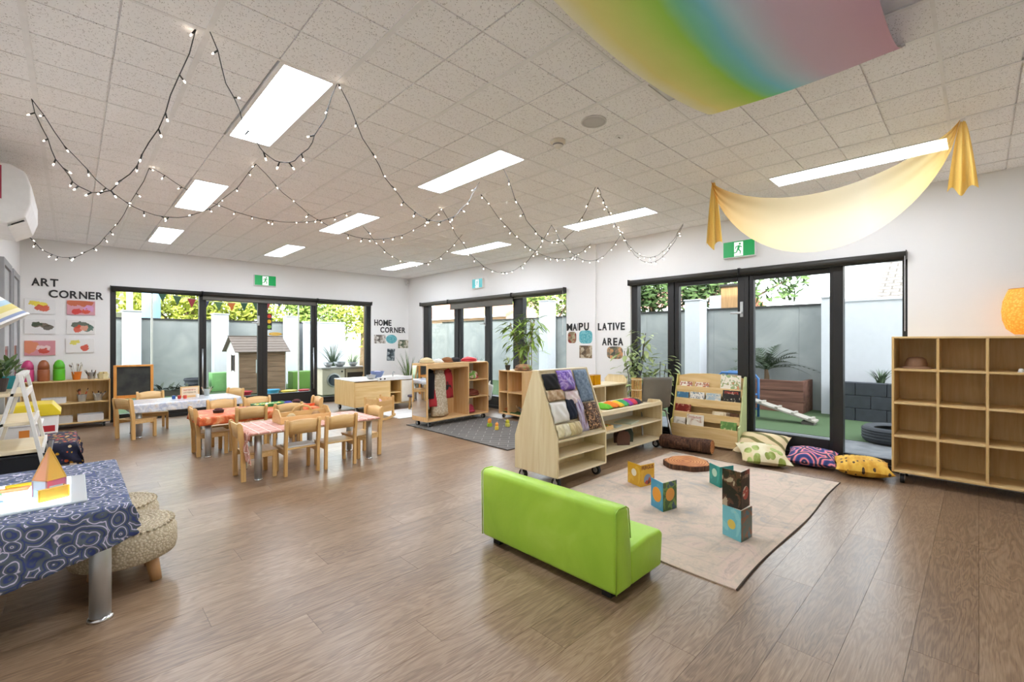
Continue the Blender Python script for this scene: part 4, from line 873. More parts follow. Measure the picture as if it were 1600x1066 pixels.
# ================================================================== DRESS-UP WARDROBE
wt = thing('dress_up_wardrobe', 'birch dress-up wardrobe on castors with mirror end and hanging clothes', 'wardrobe', (3.58, 5.60, 0), .07)
WA = wood('amber_birch', 'd9aa6c', 'e8c491', 2); WAX = wood('amber_birch_level', 'deb074', 'ecca98', 0)
w_, d_, z0, z1 = 1.22, .37, .085, .925
mk('end_panel', MB().box(0, .02, 0, d_, z0, z1), WA, wt, bev=.004); mk('end_panel', MB().prism([(0, z0), (d_, z0), (d_, z1), (.03, z1), (0, z1-.03)], 'x', w_-.02, w_), WA, wt, bev=.004)
mk('divider', MB().box(.78, .80, 0, d_, z0+.02, z1-.02), WA, wt); mk('top_panel', MB().box(.02, w_-.02, 0, d_, z1-.02, z1), WAX, wt, bev=.003); mk('bottom_panel', MB().box(.02, w_-.02, 0, d_, z0, z0+.02), WAX, wt, bev=.003)
mk('top_rail', MB().box(.02, .78, 0, .018, z1-.07, z1-.02), WAX, wt)
mk('back_panel', MB().box(.02, .78, d_-.02, d_-.012, z0+.02, z1-.02), WA, wt); mk('shelf_back', MB().box(.80, w_-.02, d_-.02, d_-.012, z0+.02, z1-.02), plain('e2ddd4', .4), wt)
m = NT('mirror'); n = m.noise(m.coord('Object'), 3, 2); m.P(Base_Color=(.86, .87, .88, 1), Metallic=1.0, Roughness=.03); MIR = m.m
mk('mirror', MB().box(-.004, .0, .02, d_-.02, z0+.07, z1-.03), MIR, wt)
mk('floor_mirror', MB().box(.025, .40, d_-.025, d_-.0205, z0+.02, .62), MIR, wt)
for z in (.36, .63): mk('shelf', MB().box(.80, w_-.02, .006, d_-.02, z, z+.016), WAX, wt)
mk('hanging_rail', MB().cyl((.02, .18, .83), (.78, .18, .83), .011, n=10), BEECHX, wt)
for x in (.08, .25, .42, .52, .60): mk('peg', MB().cyl((x, d_-.02, .79), (x, d_-.06, .80), .008, n=8), WHITEP, wt)
for cx_ in (.07, w_-.07):
    for cy_ in (.05, d_-.05): castor(wt, cx_, cy_, .085)
WM = Matrix.Translation((3.58, 5.60, 0)) @ Matrix.Rotation(.07, 4, 'Z')
def garment(label, x, z1, z0, w, mat, flare=1.3, thick=.07, cat='clothes', seed=0):
    r = random.Random(seed); ph = r.random()*6; o = thing('costume', label, cat, WM @ Vector((x, .18, 0)), .07, 'dress-up clothes on the wardrobe rail')
    def f(u, v):
        a = 2*PI*u; ww = w/2*(.62+.5*math.sin(min(1, v*5)*PI/2)*.76*(1+(flare-1)*v)); k = 1+.13*math.sin(a*5+ph+v*2)*v
        return (ww*k*math.cos(a), thick*(.5+.6*v)*k*math.sin(a), z1-(z1-z0)*v-.02*math.cos(a)*0)
    mk('fabric', MB().grid(f, 26, 10), mat, o, smooth=True, solid=.003)
    mk('shoulders', MB().tube([(-w*.32, 0, z1-.005), (0, 0, z1+.022), (w*.32, 0, z1-.005)], [.02, .026, .02], 8), mat, o, smooth=True); mk('hanger_hook', MB().tube([(0, 0, z1+.02), (0, 0, .815), (.008, 0, .842), (-.006, 0, .846)], .002, 5), STEEL, o)
garment('black velvet costume hanging at the left of the wardrobe', .17, .80, .40, .20, plain('15151b', .95), 1.1, .06, seed=1); garment('red satin costume peeking below the black one', .22, .56, .28, .17, plain('b3202c', .4), 1.2, .06, seed=2)
garment('cream lace dress hanging in the wardrobe', .36, .78, .13, .23, drapemat('cream_lace', lambda m: m.ramp(m.vor(m.coord('Object'), 40).outputs['Distance'], [(.2, 'e4d9c6'), (.6, 'c4b498')])), 1.5, .08, seed=3); garment('red and black cape hanging in the wardrobe', .52, .79, .38, .17, drapemat('redblack', lambda m: m.ramp(m.noise(m.coord('Object'), 5, 2).outputs[0], [(.48, '1c1616'), (.52, 'a8242c')])), 1.1, .05, seed=4); garment('grey-green scarf bunched at the back of the wardrobe', .10, .60, .25, .09, plain('9aa59a', .9), 1.3, .05, seed=5)
def lump(name, label, cat, loc, sx, sy, sz, mat, seed, parts=None):
    r = random.Random(seed); p = [r.random()*6 for _ in range(4)]; o = thing(name, label, cat, loc)
    mk('body', MB().grid(lambda u, v: (sx*math.sin(PI*v)*math.cos(2*PI*u)*(1+.12*math.sin(3*2*PI*u+p[0])), sy*math.sin(PI*v)*math.sin(2*PI*u)*(1+.12*math.sin(2*2*PI*u+p[1])), sz*(1-math.cos(PI*v))/2*(1+.1*math.sin(4*PI*u+p[2]))), 18, 9), mat, o, smooth=True)
    mk('edge', MB().tube([(sx*1.02*math.cos(a), sy*1.02*math.sin(a), sz*.22) for a in [2*PI*i/18 for i in range(19)]], sz*.16, 6), parts or mat, o, smooth=True); return o
def onw(x, y, z): return WM @ Vector((x, y, z))
lump('straw_hat', 'straw hat on top of the wardrobe, left end', 'hat', onw(.12, .17, z1), .10, .09, .08, plain('d9c69a', .9), 1); lump('sun_hat', 'white cap on top of the wardrobe', 'hat', onw(.34, .18, z1), .08, .07, .055, WHITEW, 2); lump('brown_wig', 'brown soft hat on top of the wardrobe', 'hat', onw(.50, .17, z1), .08, .08, .075, plain('8a5a34', .95), 3); lump('felt_hat', 'black cap on top of the wardrobe', 'hat', onw(.66, .18, z1), .085, .08, .07, plain('2a2728', .95), 4); lump('red_hat', 'red fire helmet on top of the wardrobe', 'hat', onw(.95, .18, z1), .14, .10, .07, plain('c42430', .35), 5)
lump('green_bag', 'green and red soft bag on the wardrobe top shelf', 'bag', onw(.99, .15, .647), .09, .09, .12, drapemat('bagp', lambda m: m.ramp(m.noise(m.coord('Object'), 9, 2).outputs[0], [(.42, '7fae54'), (.5, 'd9d0b8'), (.58, 'b03a3a')])), 6); lump('brown_bag', 'rust brown handbag on the wardrobe middle shelf', 'bag', onw(.98, .15, .377), .12, .09, .10, plain('7c3a28', .6), 7); lump('pink_bag', 'pink purse on the wardrobe bottom shelf', 'bag', onw(.94, .14, .106), .07, .06, .12, plain('b83a56', .5), 8)
# carpet under it
m = NT('grey_carpet'); v = m.coord('Object', (1, 1, 1), (0, 0, .785)); br = m.n('TexBrick', Scale=2.2, Mortar_Size=.006); m.t.links.new(v, br.inputs['Vector'])
br.inputs['Color1'].default_value = lin('6a6661'); br.inputs['Color2'].default_value = lin('625e5a'); br.inputs['Mortar'].default_value = lin('a9a59e')
m.P(Base_Color=br.outputs[0], Roughness=.98); m.bump(m.noise(m.coord('Object'), 220, 2).outputs[0], .4, .004); CARP = m.m
t = thing('area_rug', 'dark grey lined rug under the dress-up wardrobe', 'rug', (0, 0, 0)); mk('pile', MB().box(3.52, 4.85, 3.83, 6.05, .0008, .009), CARP, t, bev=.003)
mk('binding', MB().tube([(3.515, 6.05, .006), (3.515, 3.825, .006), (4.85, 3.825, .006)], .006, 6), plain('3a3632', .9), t)
t = thing('area_rug', 'pale striped mat on the floor in the home corner', 'rug', (4.25, 7.15, 0)); mk('pile', MB().box(-.55, .75, -.55, .35, .0008, .008), drapemat('pale_mat', lambda m: m.ramp(m.noise(m.coord('Object', (1, 14, 1)), 2, 3).outputs[0], [(.4, 'd4d6d6'), (.6, 'eceae6')])), t); mk('binding', MB().tube([(-.55, -.55, .005), (.75, -.55, .005)], .005, 6), plain('c9c9c6', .9), t)
# toy figures on the rug
for k, (x, y, c1, c2, nm) in enumerate(((4.28, 5.05, 'e8a02c', 'a8c83c', 'orange and lime, left of the three'), (4.20, 4.80, 'ee9a3c', 'e8c84a', 'orange and yellow, nearest of the three'), (4.46, 4.86, 'd8cc3c', 'e0d86a', 'yellow, right of the three'), (4.36, 5.14, 'd86a2c', '5a7ab0', 'orange and blue, behind the lime one'))):
    o = thing('toy_figure', 'small plastic block figure on the grey rug, %s' % nm, 'toy', (x, y, .0095), k*.7, 'block figures on the grey rug'); b = plain(c1, .35); g = plain(c2, .35)
    mk('body', MB().box(-.032, .032, -.025, .025, 0, .05), g, o, bev=.008); mk('head', MB().box(-.026, .026, -.022, .022, .0505, .095), b, o, bev=.012); mk('stud', MB().cyl((0, 0, .095), (0, 0, .104), .012, n=12), b, o)
# ================================================================== PLANT SHELF, BAMBOO, TUB CHAIR
ps = box_shelf('plant_shelf', 'rounded birch shelf on castors carrying the bamboo plant', 'shelf', (4.96, 5.62, 0), -PI/2-.0, .56, .36, .062, .775, [.215], [.42], WA, WAX, castors=True, backmat=WA)
small_plant('potted_plant', 'small spiky plant in a black pot on the plant shelf', (5.08, 5.53, .776), plain('2c2a2a', .5), .047, LEAFP, 40, .10, .085, .016, 8, .10)
t = thing('bamboo_plant', 'tall bushy bamboo plant rising behind the plant shelf', 'plant', (5.415, 5.42, 0))
mk('pot', MB().lathe([(.07, 0), (.085, .26), (.078, .26), (.065, .04)], 24), plain('7d5a3c', .6), t, smooth=False); mk('soil', MB().cyl((0, 0, .22), (0, 0, .235), .077, n=20), plain('33271c', .95), t)
r = random.Random(21); me = leaf_mesh(.19, .05); sp = []
for k in range(6):
    b0 = Vector((.02*math.cos(k), .03*math.sin(k*2), .22)); top = Vector((r.uniform(-.2, .02), -.34+.13*k, r.uniform(1.42, 1.66)))
    pts = [b0.lerp(top, i/6)+Vector((.015*math.sin(i+k), .02*math.cos(i*1.3+k), 0)) for i in range(7)]; mk('cane', MB().tube(pts, .007, 7), plain('8a7a4a', .6), t, smooth=True)
    for j in range(38):
        p = pts[3].lerp(pts[6], r.random()**.55); an = r.random()*6.28; rr = r.uniform(.03, .2); q = p+Vector((rr*math.cos(an)*.8, rr*math.sin(an), r.uniform(-.05, .10)))
        q.x = min(q.x, .05); dx = math.cos(an)
        if q.x > -.08: dx = min(dx, 0.1)
        sp.append((tuple(q), (dx, math.sin(an), r.uniform(-.6, .4)), r.uniform(.75, 1.2)))
        if j % 4 == 0: mk('twig', MB().cyl(tuple(p), tuple(q), .0022, n=4), plain('7a6a3e', .7), t)
leaves(t, sp, me, LEAFY)
# play scene on that shelf
t = thing('toy_garden', 'green toy garden mat on the bottom of the plant shelf', 'toy', (5.10, 5.50, .0805)); mk('mat', MB().grid(lambda u, v: (-.10+.25*u, -.34+.40*v, .004+.008*math.sin(u*11)*math.sin(v*13)), 12, 14), plain('3f5f2c', .95, var=.3), t, solid=.006)
for k, (x, y, c_, nm) in enumerate(((5.05, 5.49, 'c8703c', 'orange fox'), (5.14, 5.30, 'b08a60', 'tan deer'), (5.12, 5.22, '8a8076', 'grey wolf'))):
    if k == 1: y = 5.34
    o = thing('toy_animal', '%s toy animal on the green mat' % nm, 'toy', (x, y, .098), k*1.3, 'toy animals on the plant shelf'); mt = plain(c_, .7)
    mk('body', MB().tube([(-.04, 0, .05), (0, 0, .054), (.04, 0, .056)], [.014, .018, .015], 8), mt, o, smooth=True); mk('head', MB().tube([(.04, 0, .06), (.055, 0, .085), (.078, 0, .082)], [.012, .014, .006], 8), mt, o, smooth=True)
    for sx in (-.033, .035):
        for sy in (-.009, .009): mk('leg', MB().cyl((sx, sy, 0), (sx, sy, .05), .005, n=6), mt, o)
    mk('tail', MB().tube([(-.04, 0, .052), (-.065, 0, .045), (-.08, 0, .055)], [.008, .008, .002], 6), mt, o, smooth=True)
lump('brown_fur', 'heap of brown and green scarves on top of the plant shelf', 'scarf', (5.13, 5.21, .776), .14, .12, .10, drapemat('scarves', lambda m: m.ramp(m.noise(m.coord('Object'), 10, 4).outputs[0], [(.35, '6b4a30'), (.5, 'a87c55'), (.62, '6f9a50'), (.7, 'b5553a')])), 12)
t = thing('tub_chair', 'white tub chair with a black and white lattice cushion behind the wardrobe', 'chair', (5.21, 6.42, 0), -2.0)
mk('shell', MB().grid(lambda u, v: ((.20+.04*v)*math.cos(PI*(.08+1.84*u)+PI/2), (.20+.04*v)*math.sin(PI*(.08+1.84*u)+PI/2), .20+(.24+.12*math.sin(PI*u))*v), 24, 6), WHITEP, t, solid=.014, smooth=True); mk('seat', MB().cyl((0, 0, .19), (0, 0, .215), .20, n=26), WHITEP, t)
for k in range(4): a = k*PI/2+.78; mk('leg', MB().cyl((.18*math.cos(a), .18*math.sin(a), 0), (.12*math.cos(a), .12*math.sin(a), .19), .012, n=8), BEECH, t)
def lat(m):
    v = m.coord('Object', (1, 1, 1), (0, 0, 0)); sx = m.n('SeparateXYZ'); m.t.links.new(v, sx.inputs[0]); a = m.math('ADD', sx.outputs[0], sx.outputs[2]); b = m.math('SUBTRACT', sx.outputs[0], sx.outputs[2])
    f = [m.math('LESS_THAN', m.math('FRACT', m.math('MULTIPLY', q, 15.0)), .28) for q in (a, b)]; return m.mix(m.math('MAXIMUM', f[0], f[1]), '1a2230', 'f0f0ec')
pc = pillow('black and white lattice cushion standing in the tub chair', (5.17, 6.30, .395), .30, .30, .10, drapemat('lattice', lambda m: lat(m)), -.75, 1.45); pc.name = 'lattice_cushion'; del pc['group']
# ================================================================== BEHIND THE LOW SHELF
SB = (3.66, 2.66)
t = thing('craft_tray', 'tray of bright folded felt on top of the low shelf', 'tray', (4.30, 2.86, .5185)); mk('base', MB().box(-.42, .36, -.13, .13, 0, .012), PALEX, t, bev=.002)
for k, (x, c_, nm) in enumerate(((-.30, '66b32e', 'lime green'), (-.16, 'e0791f', 'orange'), (-.06, 'd9b42a', 'yellow'), (.04, '3a9a5a', 'emerald'), (.13, '8a3a8c', 'purple'), (.22, 'c43a4a', 'crimson'), (.30, '2a2a32', 'black'))):
    one('felt_sheet', MB().grid(lambda u, v: (-.07+.14*u, -.10+.2*v, .010+.05*math.sin(PI*u)*math.sin(PI*v)**.5+.004*math.sin(v*12+k)), 8, 8), plain(c_, .9), '%s felt folded in the craft tray' % nm, 'felt', (4.30+x, 2.86, .531+.004*(k % 2)), .2, 'felt sheets in the craft tray', solid=.008, smooth=True)
t = thing('bamboo_cylinder', 'bamboo stick cylinder standing on the low shelf', 'cylinder', (4.80, 2.93, .5185))
for i in range(18): a = 2*PI*i/18; mk('stick', MB().cyl((.055*math.cos(a), .055*math.sin(a), 0), (.055*math.cos(a), .055*math.sin(a), .29), .006, n=6), wood('bamboo', 'c9964a', 'e2bd7a', 2), t)
for z in (.03, .15, .275): mk('hoop', MB().lathe([(.064, z-.006), (.064, z+.006), (.058, z+.006), (.058, z-.006)], 24), plain('e8d4a8', .6), t)
t = thing('magnifier', 'black hand magnifier standing in the craft tray', 'magnifier', (4.02, 2.97, .5315)); mk('handle', MB().tube([(0, 0, 0), (.01, 0, .06), (-.02, 0, .10)], .012, 10), RUBBER, t, smooth=True); mk('head', MB().lathe([(.0, -.018), (.03, -.012), (.04, 0), (.03, .012), (0, .018)], 18, (-.035, 0, .125), cap0=False, cap1=False), RUBBER, t, smooth=True)
for k, (x, y, z, w, d, h, c_, nm) in enumerate(((4.45, 2.84, .3335, .26, .2, .012, 'c8d0b8', 'pale green thin book lying on the middle shelf of the low unit'), (4.12, 2.80, .3335, .16, .13, .012, 'a8b4b0', 'grey thin book lying on the middle shelf of the low unit'))):
    o = thing('flat_book', nm, 'book', (x, y, z), .2, 'books lying on the low shelf'); mk('cover', MB().box(-w/2, w/2, -d/2, d/2, 0, .003).box(-w/2, -w/2+.003, -d/2, d/2, .003, h-.003).box(-w/2, w/2, -d/2, d/2, h-.003, h), plain(c_, .5), o); mk('pages', MB().box(-w/2+.003, w/2-.004, -d/2+.004, d/2-.004, .003, h-.003), PAGES, o)
t = thing('wooden_tray', 'small wooden tray of coloured pieces on the middle shelf', 'tray', (3.93, 2.77, .3335), .1); mk('base', MB().box(-.08, .08, -.05, .05, 0, .006), BEECHX, t)
for q in ((-.08, .08, -.05, -.044), (-.08, .08, .044, .05), (-.08, -.074, -.044, .044), (.074, .08, -.044, .044)): mk('wall', MB().box(*q, .006, .04), BEECHX, t)
for k, c_ in enumerate(('d9542c', '5a9a4a', 'e0b83a', 'c9843a')): mk('piece', MB().obox((-.05+.033*k, 0, .025), (.026, .06, .036), .2*k), plain(c_, .5), t, bev=.003)
def cage(label, x, y, c_, rz):
    t = thing('weave_frame', label, 'toy', (x, y, .1185), rz, 'slatted frames on the bottom shelf'); mt = plain(c_, .6)
    for sx in (-1, 1): mk('end_disc', MB().prism([(-.07, 0), (.07, 0), (.075, .10), (.05, .15), (-.05, .15), (-.075, .10)], 'x', sx*.06-.006, sx*.06+.006), mt, t, bev=.002)
    for k in range(7): a = -1.3+k*.43; mk('slat', MB().box(-.06, .06, .066*math.sin(a)-.008, .066*math.sin(a)+.008, .075+.066*math.cos(a)-.006, .075+.066*math.cos(a)), mt, t)
cage('dark brown slatted wooden frame on the bottom of the low shelf', 4.28, 2.80, '5a3826', .9); cage('dark green slatted frame beside the brown one', 4.46, 2.86, '2f3d30', .7)
t = thing('paper_roll', 'dark rolled strip at the left of the bottom shelf', 'roll', (3.95, 2.85, .1185)); mk('roll', MB().cyl((-.08, 0, .03), (.08, .02, .03), .028, n=16), plain('3a342e', .8), t); mk('core', MB().cyl((-.083, 0, .03), (-.079, 0, .03), .012, n=12), plain('c9b490', .8), t)
# unit behind, with amber boxes
bu = box_shelf('manipulative_shelf', 'pale shelf unit with curved end behind the low shelf', 'shelf', (4.25, 3.33, 0), 0, .96, .34, .06, .70, [.48], [.38], PALE, PALEX, castors=False)
mk('end_screen', MB().prism([(0, .06), (.36, .06), (.36, .74), (.30, .80), (.06, .80), (0, .74)], 'x', .962, .98), PALE, bu, bev=.004)
for k in range(3):
    o = thing('amber_box', 'amber see-through box on the pale shelf unit, %s of three' % ('left', 'middle', 'right')[k], 'box', (4.37+.15*k, 3.47, .701), 0, 'amber boxes on the pale shelf unit'); mt = tinted('f0b41c', .6)
    mk('wall', MB().box(-.065, .065, -.06, -.055, .004, .12), mt, o); mk('wall', MB().box(-.065, .065, .055, .06, .004, .12), mt, o); mk('wall', MB().box(-.065, -.06, -.055, .055, .004, .12), mt, o); mk('wall', MB().box(.06, .065, -.055, .055, .004, .12), mt, o); mk('base', MB().box(-.065, .065, -.06, .06, 0, .004), mt, o); mk('lid', MB().box(-.067, .067, -.062, .062, .12, .126), mt, o)
# grey shell chair
t = thing('shell_chair', 'grey plastic shell chair with metal legs beside the bookcase', 'chair', (5.12, 2.94, 0), -.6); SH = plain('77736a', .4)
def shell(u, v):
    x = (-.5+u)*(.43-.05*v)
    if v < .45: k = v/.45; y = .22-.40*k; z = .42-.03*math.sin(PI*k)
    else: k = (v-.45)/.55; y = -.18-.10*k; z = .42+.40*k
    return (x, y+.05*(2*u-1)**2*(v > .4), z+.06*(2*u-1)**2*(v < .5)*(.3+v))
mk('shell', MB().grid(shell, 16, 20), SH, t, smooth=True, solid=.009)
for sx in (-1, 1):
    mk('leg', MB().tube([(sx*.2, .2, 0), (sx*.16, .14, .39)], .011, 8), STEEL, t, smooth=True); mk('leg', MB().tube([(sx*.2, -.24, 0), (sx*.16, -.12, .39)], .011, 8), STEEL, t, smooth=True); mk('side_bar', MB().tube([(sx*.16, .14, .39), (sx*.16, -.12, .39)], .011, 8), STEEL, t, smooth=True)
# two leafy artificial plants by window 3
def leafy(label, loc, n, hts, seed, L=.12, w=.055, xmax=.2, pot=.09):
    r = random.Random(seed); t = thing('leafy_plant', label, 'plant', loc); mk('pot', MB().lathe([(pot*.8, 0), (pot, pot*1.8), (pot*.9, pot*1.8), (pot*.75, .03)], 20), plain('44474c', .5), t); mk('soil', MB().cyl((0, 0, pot*1.5), (0, 0, pot*1.6), pot*.88, n=18), plain('33271c', .95), t)
    me = leaf_mesh(L, w); sp = []
    for k, hh_ in enumerate(hts):
        a = r.random()*6.28; pts = [Vector((0, 0, pot*1.5))+Vector((.10*i/6*math.cos(a)+.015*math.sin(i*2), .16*i/6*math.sin(a), (hh_-pot*1.5)*i/6)) for i in range(7)]; mk('stem', MB().tube(pts, .005, 6), plain('4a3a26', .7), t, smooth=True)
        for j in range(n):
            p = pts[2].lerp(pts[6], r.random()**.6); an = r.random()*6.28; rr = r.uniform(.02, .16); q = p+Vector((rr*math.cos(an)*.7, rr*math.sin(an), r.uniform(-.04, .08))); q.x = min(q.x, xmax); dx = min(math.cos(an), .0) if q.x > xmax-.08 else math.cos(an)
            sp.append((tuple(q), (dx, math.sin(an), r.uniform(-.6, .4)), r.uniform(.7, 1.3)))
    leaves(t, sp, me, LEAFP); return t
leafy('slender leafy plant in front of the manipulative area letters', (5.36, 3.30, 0), 46, (.98, 1.22, 1.36, 1.12), 31, xmax=.09)
leafy('bushy low plant behind the grey shell chair', (5.43, 3.0, 0), 30, (.86, .95, .98), 32, xmax=.05, pot=.075)
# ================================================================== WALL LETTERS AND PICTURES
LET = plain('2b2a2b', .6)
ORD = ('first', 'second', 'third', 'fourth', 'fifth', 'sixth')
RAT_ = {'I': .22, 'M': 1.0, 'L': .58, 'E': .62, 'N': .78, 'O': .88, 'C': .8, 'H': .76}
def letters(word, pos, h, side, pitch, where, phrase='', sx=1.0):
    """pos = (horizontal coordinate, baseline z); h cap height"""
    u, z = pos
    for k, ch in enumerate(word):
        me = textmesh(ch, 1.0, .02, .026, 'LEFT'); xs = [v.co.x for v in me.vertices]; ys = [v.co.y for v in me.vertices]
        wd = RAT_.get(ch, .74)*h*sx
        me.transform(Matrix.Diagonal((wd/(max(xs)-min(xs)), h/(max(ys)-min(ys)), .15, 1)) @ Matrix.Translation((-min(xs), -min(ys), 0)))
        me.transform(BACKM if side == 'back' else RIGHTM)
        o = mk('wall_letter', me, LET)
        o.location = (u, YB-.0035, z) if side == 'back' else (XR-.0035-(.035 if 4.06 < u < 4.40 else 0), u, z)
        tag(o, 'black letter %s, %s of %s %s' % (ch, ORD[k], phrase or word, where), 'letter', 'black letters spelling out the corner names')
        u += (wd+pitch)*(1 if side == 'back' else -1)
letters('ART', (-.405, 2.035), .112, 'back', .008, 'over the paintings')
letters('CORNER', (-.236, 1.878), .112, 'back', .012, 'over the paintings', 'CORNER in ART CORNER')
letters('HOME', (4.69, 1.592), .132, 'back', .014, 'beside the back windows', sx=.85)
letters('CORNER', (4.83, 1.437), .125, 'back', .016, 'beside the back windows', 'CORNER in HOME CORNER', sx=.95)
letters('MAI', (4.635, 1.415), .112, 'right', .008, 'at the left of the pilaster', 'MAI')
letters('PU', (4.37, 1.415), .118, 'right', .02, 'on the pilaster', 'PU')
letters('LATIVE', (4.03, 1.412), .108, 'right', .014, 'right of the pilaster')
letters('AREA', (3.955, 1.19), .11, 'right', .016, 'below LATIVE')
def paintmat(bg, blobs, seed):
    m = NT('child_painting'); v = m.coord('Object'); col = lin(bg); n = m.noise(v, 9, 5, .6, .8)
    sx = m.n('SeparateXYZ'); m.t.links.new(v, sx.inputs[0]); cur = None
    wn = m.n('VectorMath', {'operation': 'SCALE'}); m.t.links.new(n.outputs['Color'], wn.inputs[0]); wn.inputs['Scale'].default_value = .10
    ad = m.n('VectorMath', {'operation': 'ADD'}); m.t.links.new(v, ad.inputs[0]); m.t.links.new(wn.outputs[0], ad.inputs[1])
    cur = m.mix(m.noise(v, 20, 3).outputs[0], bg, tuple(min(1, x*.96) for x in lin(bg)[:3])+(1,))
    for (x, z, rx, rz_, c_) in blobs:
        sb = m.n('VectorMath', {'operation': 'SUBTRACT'}); m.t.links.new(ad.outputs[0], sb.inputs[0]); sb.inputs[1].default_value = (x+.05, .05, z+.05)
        ml = m.n('VectorMath', {'operation': 'MULTIPLY'}); m.t.links.new(sb.outputs[0], ml.inputs[0]); ml.inputs[1].default_value = (1/rx, 0, 1/rz_)
        ln = m.n('VectorMath', {'operation': 'LENGTH'}); m.t.links.new(ml.outputs[0], ln.inputs[0])
        cur = m.mix(m.math('MULTIPLY', m.math('LESS_THAN', m.math('ADD', ln.outputs['Value'], m.math('MULTIPLY', n.outputs[0], .6)), 1.25), .92), cur, c_)
    m.P(Base_Color=cur, Roughness=.7); return m.m
PTS = [(-.32, 1.745, 'ecebe9', [(-.07, .05, .04, .03, 'e8d23c'), (.0, .03, .07, .035, 'ecd840'), (.02, -.02, .08, .04, 'd8552c')], 'yellow and red strokes, top left'),
       (.094, 1.745, 'd9a0a8', [(0, .07, .16, .05, 'c9683c'), (.08, -.01, .06, .06, 'd7a0cc'), (-.04, -.05, .06, .04, 'cf3a2c'), (.06, -.05, .05, .035, 'd9522c')], 'orange and pink bands, top right'),
       (-.32, 1.46, 'e9e8e6', [(.0, .02, .09, .035, '6b5a48'), (-.03, .03, .06, .03, '4a5540'), (.08, -.01, .06, .03, '5a5244')], 'grey-brown twiggy strokes, middle left'),
       (.094, 1.46, 'e8e6e2', [(0, .03, .11, .05, '55604e'), (.07, -.01, .07, .05, '4e7060'), (-.03, -.03, .05, .05, 'd5512f'), (.03, -.01, .04, .04, 'e0a088')], 'green and red shape, middle right'),
       (-.32, 1.155, 'd8949c', [(-.10, .02, .08, .09, 'dc8a62'), (.03, .0, .07, .04, 'edd0cc'), (.04, -.04, .06, .03, 'c8432c')], 'peach and pink wash, bottom left'),
       (.085, 1.185, 'eceae6', [(-.06, .05, .05, .035, 'e6dc5a'), (.05, -.03, .045, .045, 'd24a2c')], 'pale with yellow and red spots, bottom right')]
for x, z, bg, bl, nm in PTS:
    t = thing('child_painting', 'child painting with %s, under ART CORNER' % nm, 'painting', (x, YB-.001, z), 0, 'child paintings under ART CORNER')
    mk('canvas', MB().box(-.15, .15, -.016, 0, -.105, .105), paintmat(bg, bl, 1), t, bev=.002); mk('backing', MB().box(-.146, .146, -.0, .0006, -.10, .10), plain('cfcac0', .8), t)
def photomat(c1, c2, c3, sc):
    m = NT('printed_photo'); n = m.vor(m.coord('Object'), sc); w = m.n('TexWhiteNoise'); m.t.links.new(n.outputs['Color'], w.inputs[0]); m.P(Base_Color=m.ramp(w.outputs[0], [(0, c1), (.4, c2), (.75, c3)]), Roughness=.4); return m.m
def disc(rx, rz, n=28, d=.0025, k=1.0):
    return MB().prism([(rx*math.copysign(abs(math.cos(a))**k, math.cos(a)), rz*math.copysign(abs(math.sin(a))**k, math.sin(a))) for a in [2*PI*i/n for i in range(n)]], 'y', -d, 0)
def pic(label, x, z, w, h, mat, side, shape='rect', rot=0):
    mb = disc(w/2, h/2) if shape == 'oval' else (disc(w/2, h/2, k=.55) if shape == 'round' else MB().box(-w/2, w/2, -.0025, 0, -h/2, h/2))
    o = one('wall_print', mb, mat, label, 'picture', (x, YB-.0008, z) if side == 'back' else (XR-.0008-(.035 if 4.08 < x < 4.38 else 0), x, z), 0 if side == 'back' else -PI/2, 'laminated pictures on the wall')
    o.rotation_euler[1] = rot; return o
pic('grey photo print below HOME', 4.82, 1.293, .27, .19, photomat('5a5550', 'a89c90', 'd8d4cc', 26), 'back'); pic('teal oval print below HOME CORNER', 5.10, 1.293, .27, .20, photomat('4aa0ac', '5fb0ba', '7ec0c6', 60), 'back', 'oval'); pic('green and cream photo print at the right below HOME CORNER', 5.395, 1.18, .26, .19, photomat('4a5a44', '8a8a70', 'd8d0c0', 24), 'back'); pic('dark photo print, lowest below HOME CORNER', 5.085, .94, .19, .27, photomat('2e3a40', '56646c', 'a8b0b4', 24), 'back', rot=.06)
pic('brown rounded photo print below MAI', 4.53, 1.31, .17, .18, photomat('7a6a4c', 'b0a484', '8a3a2c', 28), 'right', 'round'); pic('teal rounded print on the pilaster', 4.235, 1.315, .25, .2, photomat('4aa0ac', '5fb0ba', '7ec0c6', 60), 'right', 'round'); pic('brown photo print on the pilaster', 4.235, 1.09, .24, .19, photomat('5a4a38', '8a7558', 'c0b49a', 22), 'right'); pic('rounded photo print of shelves below AREA', 3.735, 1.085, .27, .18, photomat('4a5048', '8a7a64', 'd09a6a', 26), 'right', 'round')
